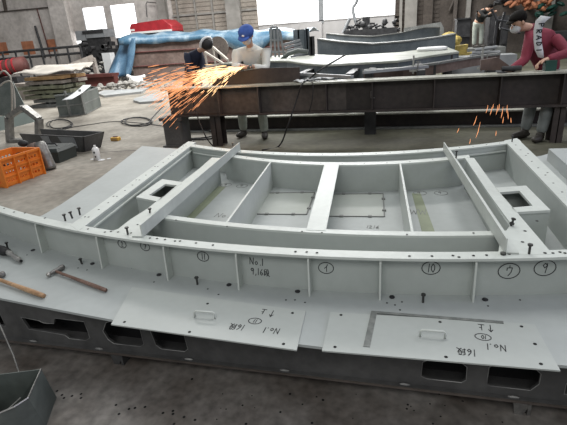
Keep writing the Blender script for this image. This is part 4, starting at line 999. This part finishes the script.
# dark clutter on far panel
random.seed(21); m = MB()
for i in range(46):
    u = random.uniform(344, 397); v = random.uniform(21 if (355 < u < 372 or u > 384) else 26, 32); p = px(u, v, y=18.3); r = random.uniform(.04, .12)
    if i % 3: m.bar(p, p+Vector((random.uniform(-.3, .3), .1, random.uniform(-.15, .1))), .06, .06)
    else: m.ell(p, (r, r, r), 8, 5)
m.box(px(344, 30, y=18.3).x, px(397, 30, y=18.3).x, 18.2, 18.6, .0, px(370, 29, y=18.3).z)
tag(m.build('scrap_parts', 'machine'), 'dark scrap parts heaped on the farthest panel under the window', 'scrap', kind='stuff')
m = MB(); m.box(px(362.5, 20, y=19.0).x, px(369.5, 20, y=19.0).x, 18.95, 19.3, 0, px(366, 17, y=19.0).z); tag(m.build('motor_box', 'machine'), 'dark motor box standing before the wide window', 'motor')
m = MB(); m.box(px(318, 30, y=18.8).x, px(458, 28, y=18.8).x, 18.72, 18.9, 0, 1.0); tag(m.build('trestle_wall', 'machine'), 'dark long trestle behind the farthest panel', 'trestle')
# small things on the pale deck
def ring(u, v, r, z, label, m='white', rr=.06):
    c = px(u, v, z); P = [c+Vector((math.cos(2*PI*i/20)*r, math.sin(2*PI*i/20)*r*1.0, rr)) for i in range(21)]
    tag(MB().tube(P, rr, 8, False).build('cable_coil', m, smooth=True), label, 'coil', 'coils lying behind the beam')
ring(432, 50.5, .27, .9-.02 if 0 else z1, 'white coil lying on the right end of the pale deck', 'white', .035)
def pilebox(u0, u1, v0, v1, y, m, name, label, cat, n=14):
    random.seed(int(u0*7+v0)); mb = MB(); a, b = px(u0, v1, y=y), px(u1, v0, y=y)
    for i in range(n):
        x = random.uniform(a.x, b.x); z = random.uniform(0, b.z)*.9; w_ = random.uniform(.08, .25)
        mb.hexa([(x-w_, y, z), (x+w_, y+.1, z+.03), (x+w_, y+.4, z+.03), (x-w_, y+.4, z)], [(x-w_, y, z+.12), (x+w_, y+.1, z+.15), (x+w_, y+.4, z+.15), (x-w_, y+.4, z+.12)])
    mb.box(a.x, b.x, y+.1, y+.4, 0, max(a.z, .1)); return tag(mb.build(name, m), label, cat)
pilebox(447, 468, 44, 51, 13.6, 'olive', 'yellow_bags', 'mustard yellow bags heaped left of the far worker', 'bags')
m = MB(); c = px(449, 37, y=17.5); m.ell((c.x, 17.5, c.z-.05), (.3, .26, .22)); m.ell((c.x+.2, 17.4, c.z-.12), (.22, .2, .16)); m.ell((c.x-.2, 17.4, c.z-.16), (.12, .15, .12)); m.box(c.x-.35, c.x+.35, 17.3, 17.7, 0, c.z-.12)
tag(m.build('yellow_hose_pile', 'olive'), 'yellow coiled hose heap beside the dark cabinet', 'hose heap')
m = MB(); a, b = px(456, 38, y=20), px(471, 18, y=20); m.box(a.x, b.x, 20, 20.8, 0, b.z); m.box(a.x, b.x, 19.93, 20, b.z*.6, b.z*.65); 
m.box(a.x-.03, b.x+.03, 19.93, 20.85, b.z-.03, b.z+.02); tag(m.build('dark_cabinet', 'machine'), 'dark cabinet standing left of the far worker', 'cabinet')
for k, (u0, u1, v0) in enumerate(((488, 497, 14), (500, 510, 15), (540, 580, 30))):
    m = MB(); a, b = px(u0, 40, y=20), px(u1, v0, y=20); m.box(a.x, b.x, 20, 21, 0, b.z); m.box(a.x+.05, b.x-.05, 19.9, 20, b.z*.4, b.z*.9)
    tag(m.build('dark_machine', 'machine'), ('dark machine column right of the far worker', 'second dark machine column behind the maroon worker', 'wide low dark machine behind the maroon worker')[k], 'machine', 'dark machines at the right rear')
m = MB(); m.prism([(px(u, v, y=19).x, px(u, v, y=19).z) for u, v in ((404, 50), (404, 28), (441, 22), (444, 28), (444, 48))], 19, 20.5, fn=lambda a, b, c: (a, c, b)); [p for p in m.v]
tag(m.build('grey_slab_stack', 'slab'), 'grey stack of panels right of the wide window', 'panel stack')
# wall clutter top right: orange and black equipment
random.seed(2)
for k, (u, v, mm, lb) in enumerate(((520, 3, 'orange_patch', 'rust orange bundle hanging on the wall above the maroon worker'), (540, 6, 'orange_patch', 'second rust orange bundle hanging on the right rear wall'), (553, 10, 'teal', 'dark green machine on the right rear wall'), (510, -2, 'machine', 'black bracket on the wall above the maroon worker'))):
    m = MB(); c = px(u, v, y=24)
    for i in range(12): m.ell(c+Vector((random.uniform(-.5, .5), random.uniform(0, .6), random.uniform(-.2, .3))), (.2, .16, .09), 8, 5, Matrix.Rotation(random.uniform(-1, 1), 3, 'Y'))
    m.bar(c+Vector((0, .3, 0)), Vector((c.x, YW-.02, c.z)), .15, .15)
    tag(m.build('wall_bundle', mm), lb, 'equipment')
m = MB()
for a, b in (((491, 9), (497, 20)), ((497, 20), (509, 22)), ((497, 20), (493, 55)), ((505, 12), (500, 28)), ((500, 28), (520, 33))): m.tube([px(*a, y=10.5), px(*b, y=10.5)], .025, 6)
p = px(493, 55, y=10.5); m.tube([p, (p.x, p.y, 0)], .03, 6)
tag(m.build('torch_stand', 'machine'), 'thin steel torch stand between the far worker and the maroon worker', 'stand')
hose('tube_hook', [px(455, -6, y=25.8), px(453, 2, y=25.8), px(450, 9, y=25.8), px(449, 11, y=25.8)], 'pale brown hooked tube on the dark wall', 'brown_light', .06, 'hook')
m = MB(); y = 9.6
for (a, b) in (((470, 56), (490, 51)), ((475, 50), (497, 47)), ((472, 53), (500, 52))): m.tube([px(*a, y=y), px(*b, y=y)], .035, 6)
p = px(483, 52, y=y); m.box(p.x-.6, p.x+.6, y+.0, y+.5, 0, px(483, 56, y=y).z)
tag(m.build('white_pipes', 'pale'), 'white pipes lying on a block behind the taller clamp', 'pipes')
m = MB(); m.box(px(462, 60, y=9.0).x, px(540, 60, y=9.0).x, 10.6, 13.0, 0, .5); tag(m.build('green_deck_plate', 'deck'), 'pale green low platform behind the maroon worker', 'platform')

# ================================================================== people
def skin(name, joints, edges, mtl, parent, root=None, sub=2):
    names = list(joints); me = bpy.data.meshes.new(name)
    inv = WM[parent.name].inverted()
    me.from_pydata([inv @ Vector(joints[n][0]) for n in names], [(names.index(a), names.index(b)) for a, b in edges], [])
    o = bpy.data.objects.new(name, me); COL.objects.link(o)
    md = o.modifiers.new('s', 'SKIN'); md.use_smooth_shade = True
    sv = me.skin_vertices[0].data
    for i, n in enumerate(names):
        r = joints[n][1]; sv[i].radius = (r, r) if not isinstance(r, tuple) else r
        sv[i].use_root = (n == (root or names[0]))
    o.modifiers.new('u', 'SUBSURF').levels = sub; o.modifiers[-1].render_levels = sub
    dg = bpy.context.evaluated_depsgraph_get(); dg.update()
    nm = bpy.data.meshes.new_from_object(o.evaluated_get(dg)); bpy.data.objects.remove(o)
    for p in nm.polygons: p.use_smooth = True
    nm.materials.clear(); nm.materials.append(M[mtl])
    o = bpy.data.objects.new(name, nm); COL.objects.link(o); o.parent = parent; WM[o.name] = WM[parent.name]
    return o
V = Vector
def hand_joints(J, E, wrist, key, d, palm_n, thumb_side, curl=.5):
    # d: direction of the hand, palm_n: palm normal (fingers curl towards it)
    d = V(d).normalized(); n = V(palm_n); n = (n-d*n.dot(d)).normalized(); s = d.cross(n).normalized()*thumb_side
    W = V(J[wrist][0]); pc = W+d*.05
    J[key+'palm'] = (pc, .026); E.append((wrist, key+'palm'))
    for k, (off, L) in enumerate(((.028, .068), (.010, .076), (-.010, .070), (-.028, .055))):
        b = W+d*.085+s*off; m1 = b+d*L*.45+n*L*.15*curl; m2 = m1+d*L*.3*(1-curl*.5)+n*L*.45*curl; m3 = m2+d*L*.15*(1-curl)+n*L*.4*curl
        J[key+'k%d' % k] = (b, .0105); J[key+'m%d' % k] = (m1, .0095); J[key+'t%d' % k] = (m2, .009); J[key+'e%d' % k] = (m3, .008)
        E += [(key+'palm', key+'k%d' % k), (key+'k%d' % k, key+'m%d' % k), (key+'m%d' % k, key+'t%d' % k), (key+'t%d' % k, key+'e%d' % k)]
    t0 = W+d*.035+s*.03; t1 = t0+d*.03+s*.022+n*.01; t2 = t1+d*.025+n*.015
    J[key+'th0'] = (t0, .012); J[key+'th1'] = (t1, .011); J[key+'th2'] = (t2, .009)
    E += [(key+'palm', key+'th0'), (key+'th0', key+'th1'), (key+'th1', key+'th2')]
def person(label, P, mats, loc, gloves=True, detail=True, shoes='shoe'):
    """P: joint positions: pelvis,chest,neck,head(centre),face(dir), shL,elL,wrL,shR,elR,wrR,hipL,knL,anL,hipR,knR,anR, toe dir per foot"""
    t = thing('person', label, 'person', loc)
    face = V(P['face']).normalized()
    up = (V(P['head'])-V(P['neck'])).normalized()
    side = up.cross(face).normalized(); upf = face.cross(side).normalized()
    if upf.dot(up) < 0: upf = -upf
    J = {}; E = []
    J['pelvis'] = (P['pelvis'], .12); J['belly'] = ((V(P['pelvis'])+V(P['chest']))/2, .115); J['chest'] = (P['chest'], .13); J['neck'] = (P['neck'], .05)
    hc = V(P['head']); J['headlow'] = (hc-upf*.05+face*.015, .066); J['head'] = (hc+upf*.03, .088); J['crown'] = (hc+upf*.085-face*.01, .06)
    E += [('pelvis', 'belly'), ('belly', 'chest'), ('chest', 'neck'), ('neck', 'headlow'), ('headlow', 'head'), ('head', 'crown')]
    for s in 'LR':
        J['sh'+s] = (P['sh'+s], .058); J['el'+s] = (P['el'+s], .040); J['wr'+s] = (P['wr'+s], .026)
        J['hip'+s] = (P['hip'+s], .085); J['kn'+s] = (P['kn'+s], .055); J['an'+s] = (P['an'+s], .038)
        td = V(P['toe'+s]).normalized(); an = V(P['an'+s]); J['foot'+s] = (an+td*.07+V((0, 0, -.045)), .036); J['toe'+s] = (an+td*.16+V((0, 0, -.055)), .028)
        E += [('chest', 'sh'+s), ('sh'+s, 'el'+s), ('el'+s, 'wr'+s), ('pelvis', 'hip'+s), ('hip'+s, 'kn'+s), ('kn'+s, 'an'+s), ('an'+s, 'foot'+s), ('foot'+s, 'toe'+s)]
        if detail: hand_joints(J, E, 'wr'+s, 'h'+s, V(P['wr'+s])-V(P['el'+s])+V(P.get('hd'+s, (0, 0, 0))), P.get('pn'+s, (0, 0, -1)), 1 if s == 'L' else -1, .7)
        else:
            d = (V(P['wr'+s])-V(P['el'+s])).normalized(); J['hand'+s] = (V(P['wr'+s])+d*.08, .03); E.append(('wr'+s, 'hand'+s))
    skin('body', J, E, 'skin', t, 'pelvis')
    # clothes
    k = 1.22
    J2 = {}; E2 = []
    J2['pelvis'] = (V(P['pelvis'])+(V(P['chest'])-V(P['pelvis']))*.02, .155); J2['belly'] = (J['belly'][0], .148); J2['chest'] = (P['chest'], .16); nb = V(P['chest']).lerp(V(P['neck']), .72); J2['collar'] = (nb, .10); J2['collartop'] = (V(P['neck'])+(V(P['neck'])-V(P['chest']))*.12, .066)
    E2 += [('pelvis', 'belly'), ('belly', 'chest'), ('chest', 'collar'), ('collar', 'collartop')]
    for s in 'LR':
        w_ = V(P['el'+s]).lerp(V(P['wr'+s]), .93)
        J2['sh'+s] = (P['sh'+s], .082); J2['mid'+s] = (V(P['sh'+s]).lerp(V(P['el'+s]), .5), .070); J2['el'+s] = (P['el'+s], .062); J2['cuff'+s] = (w_, .046)
        E2 += [('chest', 'sh'+s), ('sh'+s, 'mid'+s), ('mid'+s, 'el'+s), ('el'+s, 'cuff'+s)]
    skin('jacket', J2, E2, mats['top'], t, 'pelvis')
    J3 = {'waist': (V(P['pelvis'])+(V(P['chest'])-V(P['pelvis']))*.18, .138), 'pelvis': (P['pelvis'], .145)}; E3 = [('waist', 'pelvis')]
    for s in 'LR':
        J3['hip'+s] = (P['hip'+s], .108); J3['kn'+s] = (P['kn'+s], .080); J3['sh'+s] = (V(P['kn'+s]).lerp(V(P['an'+s]), .5), .076); J3['hem'+s] = (V(P['an'+s])+V((0, 0, .0)), .066)
        E3 += [('pelvis', 'hip'+s), ('hip'+s, 'kn'+s), ('kn'+s, 'sh'+s), ('sh'+s, 'hem'+s)]
    skin('trousers', J3, E3, mats['legs'], t, 'pelvis')
    for s in 'LR':
        td = V(P['toe'+s]).normalized(); an = V(P['an'+s]); m = MB()
        ang = math.atan2(td.y, td.x); R = Matrix.Rotation(ang, 3, 'Z'); c = V((an.x, an.y, max(.0, an.z-.085)))+td*.06
        m.ell(c+Z3*.045, (.145, .052, .048), 12, 8, R); m.ell(c-td*.05+Z3*.075, (.06, .05, .06), 12, 8, R)
        for p in m.v: p.z = max(p.z, c.z+.001)
        m.build('shoe', shoes, t, smooth=True)
    # face
    B = Matrix((side, face, upf)).transposed()
    if detail:
        m = MB(); m.ell(hc+face*.098-upf*.0, (.014, .018, .024), 10, 6, B); m.build('nose', 'skin', t, smooth=True)
        m = MB(); [m.ell(hc+side*(q*.082)+upf*.005, (.010, .020, .032), 8, 6, B) for q in (-1, 1)]; m.build('ears', 'skin', t, smooth=True)
        m = MB(); [m.ell(hc+face*.083+side*(q*.032)+upf*.028, (.013, .008, .006), 8, 6, B) for q in (-1, 1)]; m.build('eyes', 'hair', t, smooth=True)
        # hair as a cap shell
        m = MB(); m.ell(hc+upf*.048-face*.032, (.090, .085, .078), 16, 10, B)
        m.build('hair', 'hair', t, smooth=True)
    return t, hc, face, side, upf, B
# --- worker with blue cap
def q(u, v, y): return px(u, v, y=y)
f1a, f1b = gpx(243, 137), gpx(264, 138.5)
P1 = dict(pelvis=q(254, 79, 6.78), chest=q(254, 57, 6.66), neck=q(250, 46, 6.52), head=q(247, 35.5, 6.42), face=(-.12, -.72, -.62),
          shR=q(238, 54, 6.55), elR=q(235, 68, 6.45), wrR=q(241, 66, 6.25), shL=q(266, 53, 6.60), elL=q(266, 69, 6.52), wrL=q(252, 66.5, 6.28),
          hipR=q(248, 84, 6.78), hipL=q(262, 84, 6.78), knR=V((f1a.x+.02, f1a.y+.0, .47)), knL=V((f1b.x+.0, f1b.y+.0, .47)), anR=V((f1a.x, f1a.y+.06, .085)), anL=V((f1b.x, f1b.y+.06, .085)), toeL=(.25, -1, 0), toeR=(-.3, -1, 0), pnL=(-.3, -.5, -.8), pnR=(.3, -.5, -.8))
t, hc, fc, sd, up, B = person('person in pale work clothes, blue cap and mask leaning over the beam with a grinder', P1, dict(top='jumpsuit', legs='trousers'), (f1a.x+.15, 6.6, 0))
m = MB(); m.ell(hc+up*.06-fc*.005, (.112, .118, .085), 18, 10, B); m.ell(hc+fc*.10+up*.055, (.085, .085, .012), 14, 6, B); m.build('cap', 'cap_blue', t, smooth=True)
m = MB(); m.ell(hc+fc*.105+up*.085, (.022, .012, .014), 8, 5, B); m.build('cap_badge', 'white', t)
m = MB(); m.ell(hc+fc*.062-up*.040, (.068, .058, .056), 14, 10, B); m.build('mask', 'paper', t, smooth=True)
gr = thing('angle_grinder', 'small angle grinder held by the capped worker, throwing sparks', 'grinder', q(246, 66, 6.2))
a, b = q(239, 68.5, 6.17), q(252, 66, 6.22); MB().tube([a, a.lerp(b, .5), b], [.032, .028, .03], 12).build('body', 'grey_green', gr, smooth=True)
MB().tube([a+V((-.02, -.0, -.025)), a+V((-.018, -.0, -.018))], .062, 20).build('grinding_disc', 'dull_steel', gr)
for k, s in enumerate(('R', 'L')):
    c = V(P1['wr'+s]); m = MB(); 
# --- crouching navy worker
b0 = 9.0
PN = dict(pelvis=q(190, 78, b0+.2), chest=q(193, 61, b0), neck=q(199, 50, b0-.1), head=q(206, 45.5, b0-.2), face=(.75, -.45, -.5),
          shR=q(188, 56, b0-.1), elR=q(189, 72, b0-.3), wrR=q(200, 75, b0-.5), shL=q(201, 55, b0+.1), elL=q(203, 69, b0-.1), wrL=q(208, 74, b0-.4),
          hipR=q(187, 82, b0+.15), hipL=q(195, 82, b0+.2), knR=q(190, 92, b0-.35), knL=q(201, 92, b0-.3), anR=V((0, 0, .085)), anL=V((0, 0, .085)), toeL=(.3, -1, 0), toeR=(.1, -1, 0))
kx = PN['knR'].x; PN['anR'] = V((kx, b0-.2, .085)); PN['anL'] = V((PN['knL'].x, b0-.15, .085))
t, hc, fc, sd, up, B = person('person in navy bending behind the sparks wearing a white banded helmet', PN, dict(top='navy', legs='navy'), (kx, b0, 0))
m = MB(); m.ell(hc+up*.04, (.125, .13, .12), 18, 10, B); m.build('helmet', 'black', t, smooth=True)
m = MB(); P = [hc+up*.03+sd*(math.cos(a_)*.0)+(fc*math.cos(a_)*.0)+ (sd*math.cos(a_)+up*math.sin(a_))*.135-fc*.02 for a_ in [-.2*PI+i*1.4*PI/24 for i in range(25)]]
m.tube([p+fc*.01 for p in P], .024, 8, False); m.build('helmet_band', 'white', t, smooth=True)
# --- maroon worker
f3a, f3b = gpx(523, 139), gpx(541, 142)
yb3 = 6.62
P3_ = dict(pelvis=q(550, 76, 6.90), chest=q(543, 44, 6.72), neck=q(530, 27, 6.60), head=q(518.5, 22.5, 6.50), face=(-.80, -.38, -.62),
           shR=q(531, 36, 6.48), elR=q(525, 60, 6.40), wrR=q(509, 71, 6.30), shL=q(555, 38, 6.62), elL=q(568, 53, 6.38), wrL=q(545, 60, 6.25),
           hipR=q(538, 80, 6.85), hipL=q(551, 80, 6.88), knR=V((f3a.x+.08, f3a.y+.12, .50)), knL=V((f3b.x+.06, f3b.y+.12, .50)), anR=V((f3a.x+.03, f3a.y+.08, .085)), anL=V((f3b.x, f3b.y+.06, .085)), toeL=(-.6, -.8, 0), toeR=(-.9, -.5, 0), pnL=(0, -.4, -.9), pnR=(0, -.3, -1), hdL=(-.05, 0, -.1))
t, hc, fc, sd, up, B = person('person in maroon top with white lettered stole and mask, bending over the beam at right', P3_, dict(top='maroon', legs='jeans'), (f3b.x, 6.5, 0))
m = MB(); m.ell(hc+up*.085-fc*.012, (.094, .100, .048), 18, 10, B); m.ell(hc+fc*.095+up*.078, (.06, .045, .008), 14, 6, B); m.build('cap', 'hair', t, smooth=True)
m = MB(); m.ell(hc+fc*.062-up*.040, (.068, .06, .056), 14, 10, B); m.build('mask', 'paper', t, smooth=True)
m = MB(); ls = [(546, 15.5, 10), (540, 21, 9), (537.5, 30, 8), (537.5, 40, 8), (539, 50, 8.5), (541, 57, 6)]
Lp = [[q(u-w_/2, v, 6.36-.01*abs(i-2)) for i, (u, v, w_) in enumerate(ls)], [q(u+w_/2, v+1.5, 6.35-.01*abs(i-2)) for i, (u, v, w_) in enumerate(ls)]]
m.grid(lambda a, b: Lp[round(a)][min(5, round(b*5))], 1, 5); m.build('stole', 'paper', t, smooth=True, solid=.012)
m = MB(); 
for i, ch in enumerate('PRADI'):
    v_ = 23+i*6.3; a = q(536.5-.3*(i == 0)+(2.5 if i == 0 else 0), v_, 6.325); wd_ = V((0, 0, -1)); ud = V((.0, 0, -1)); vd = V((1, 0, 0))
    for st in GL[ch]:
        PP = [a+ud*(x_*.075)+vd*(y_*.06) for x_, y_ in st]
        for p_, q_ in zip(PP, PP[1:]): m.bar(p_, q_, .012, .004, up=(0, 1, 0))
m.build('stole_lettering', 'ink', t)
m = MB(); p = q(547, 68, 6.3); m.box(p.x-.05, p.x+.07, 6.18, 6.3, zt, zt+.12); tg = m.build('green_tool', 'teal'); tag(tg, 'dark green tool box on the beam under the hands of the maroon worker', 'power tool')
m = MB(); p = q(512, 72.5, 6.25); m.tube([V((p.x-.12, 6.25, zt+.045)), V((p.x+.1, 6.25, zt+.045))], .032, 12); m.tube([V((p.x-.12, 6.2, zt+.005)), V((p.x-.12, 6.2, zt+.012))], .06, 18); tag(m.build('angle_grinder', 'machine'), 'dark angle grinder at the hand of the maroon worker', 'grinder')
# --- far worker on an added low platform
yf = 17.3
pf = MB().box(px(470, 47, y=yf).x-.5, px(490, 47, y=yf).x+.4, yf-.5, yf+.6, 0, px(479, 47.5, y=yf).z); tag(pf.build('added_platform', 'slab'), 'added low grey platform under the far worker', 'platform')  # block added to carry the far worker's feet at their image height
zf = px(479, 47.5, y=yf).z
PF = dict(pelvis=q(479, 23, yf), chest=q(481.5, 13.5, yf-.1), neck=q(486, 9, yf-.15), head=q(490, 8.5, yf-.2), face=(.7, -.2, -.7),
          shR=q(479, 12.5, yf-.2), elR=q(485, 17, yf-.3), wrR=q(489, 14, yf-.35), shL=q(485, 11, yf+.05), elL=q(490, 16, yf-.1), wrL=q(493, 13, yf-.2),
          hipR=q(475.5, 25, yf), hipL=q(481, 25, yf), knR=q(474.5, 35, yf), knL=q(481.5, 35, yf), anR=q(474, 46, yf), anL=q(480.5, 46, yf), toeL=(.7, -.7, 0), toeR=(.7, -.7, 0))
for k in ('anR', 'anL'): PF[k].z = zf+.085
person('person in dark shirt and pale trousers bending with back to the dark wall, far away', PF, dict(top='dark_cloth', legs='trousers'), (PF['anR'].x, yf, zf))
# ================================================================== sparks
random.seed(9)
def sparks(label, org, n, ang0, ang1, L0, L1, core, reach):
    t = thing('grinding_sparks', label, 'sparks', org)
    a = MB(); b = MB()
    for i in range(n):
        th = random.uniform(ang0, ang1) if random.random() < .22 else random.gauss(PI*1.045, PI*.034)
        r = reach*random.random()**1.1; dd = V((math.cos(th), random.uniform(-.35, .12), math.sin(th)))
        p = V(org)+dd*r; p.z -= .25*(r/reach)**2*reach*.2
        d2 = V((math.cos(th+random.gauss(0, .06)), dd.y, math.sin(th)-.22*(r/reach)-.05)).normalized()
        L = random.uniform(L0, L1)*(.5+.7*r/reach); w_ = random.uniform(.0018, .0048)
        if p.z-abs(L) < .02: continue
        (b if r < core*reach else a).tube([p-d2*L/2, p, p+d2*L/2], [w_*.3, w_, w_*.3], 5)
    a.build('streaks', 'spark', t)['kind'] = 'stuff'
    if b.v: b.build('white_hot_core', 'spark_core', t)['kind'] = 'stuff'
org = q(243, 67, 6.0)
sparks('long shower of orange sparks flying left from the grinder of the capped worker', org, 640, PI*1.0, PI*1.20, .05, .22, .5, 1.3)
org2 = q(511, 76, 6.0)
t = thing('grinding_sparks', 'few orange sparks falling under the beam before the maroon worker', 'sparks', q(505, 112, 6.02)); a = MB()
for (u, v, l, du) in ((487, 110, 5, -2), (491, 112, 5, -2), (497, 111, 6, -2), (502, 114, 7, -2.2), (507, 110, 5, -.5), (508, 116, 5, .5), (475, 122, 6, -3.5), (478, 132, 10, -4.5), (496, 134, 3, -.5), (458, 131, 3, -2), (470, 142, 3, -1), (503, 121, 4, -1), (499, 108, 4, -1), (511, 121, 3, .3), (493, 107, 3, -1)):
    a.tube([q(u-du/2*1.0, v-l, 6.0), q(u, v, 5.98), q(u+du/2, v+l*.6, 5.97)], [.0015, .0038, .0015], 5)
a.build('streaks', 'spark', t)['kind'] = 'stuff'
# ================================================================== camera, light
cam = bpy.data.cameras.new('camera'); co = bpy.data.objects.new('camera', cam); COL.objects.link(co)
cam.sensor_width = 36; cam.lens = F/567*36; cam.clip_start = .02; cam.clip_end = 200
co.matrix_world = Matrix.Translation((0, 0, H)) @ RM.to_4x4()
scene.camera = co
def area(name, loc, target, sx, sy, e, col):
    l = bpy.data.lights.new(name, 'AREA'); l.shape = 'RECTANGLE'; l.size = sx; l.size_y = sy; l.energy = e; l.color = col
    o = bpy.data.objects.new(name, l); COL.objects.link(o); o.location = loc
    o.rotation_euler = (V(target)-V(loc)).to_track_quat('-Z', 'Y').to_euler(); return o
area('skylight_front', (-1.0, 4.6, 7.5), (-.8, 4.0, 0), 6, 2.5, 250, (1, 1, .97))
area('front_fill', (-.5, -3.5, 5.5), (-.4, 1.8, .3), 5, 2, 190, (1, .99, .97))  # unseen lamp added behind the camera to brighten the panel front
area('skylight_rear', (-5.0, 15, 8.8), (-6, 17.5, 0), 14, 3, 3800, (1, .99, .96))
area('skylight_right', (5.5, 8.5, 7.5), (3.5, 7, 0), 4, 3, 260, (.93, .94, 1))
area('side_window_light', (9, 2.5, 3.5), (.8, 2.8, .4), 3, 2.2, 210, (.74, .75, 1))
area('window_daylight', (wx(328), YW-.4, 4.2), (wx(328)+.5, 10, 1), 7, 4, 700, (1, 1, 1))
sp = bpy.data.lights.new('spark_glow', 'POINT'); sp.energy = 6; sp.color = (1, .5, .2); sp.shadow_soft_size = .12
so = bpy.data.objects.new('spark_glow', sp); COL.objects.link(so); so.location = q(225, 74, 5.8)
W = bpy.data.worlds.new('world'); scene.world = W; W.use_nodes = True
W.node_tree.nodes['Background'].inputs[0].default_value = (.93, .97, 1, 1); W.node_tree.nodes['Background'].inputs[1].default_value = .42
vs = scene.view_settings; vs.view_transform = 'Standard'; vs.look = 'None'; vs.gamma = 1; vs.use_curve_mapping = False; vs.exposure = -.22
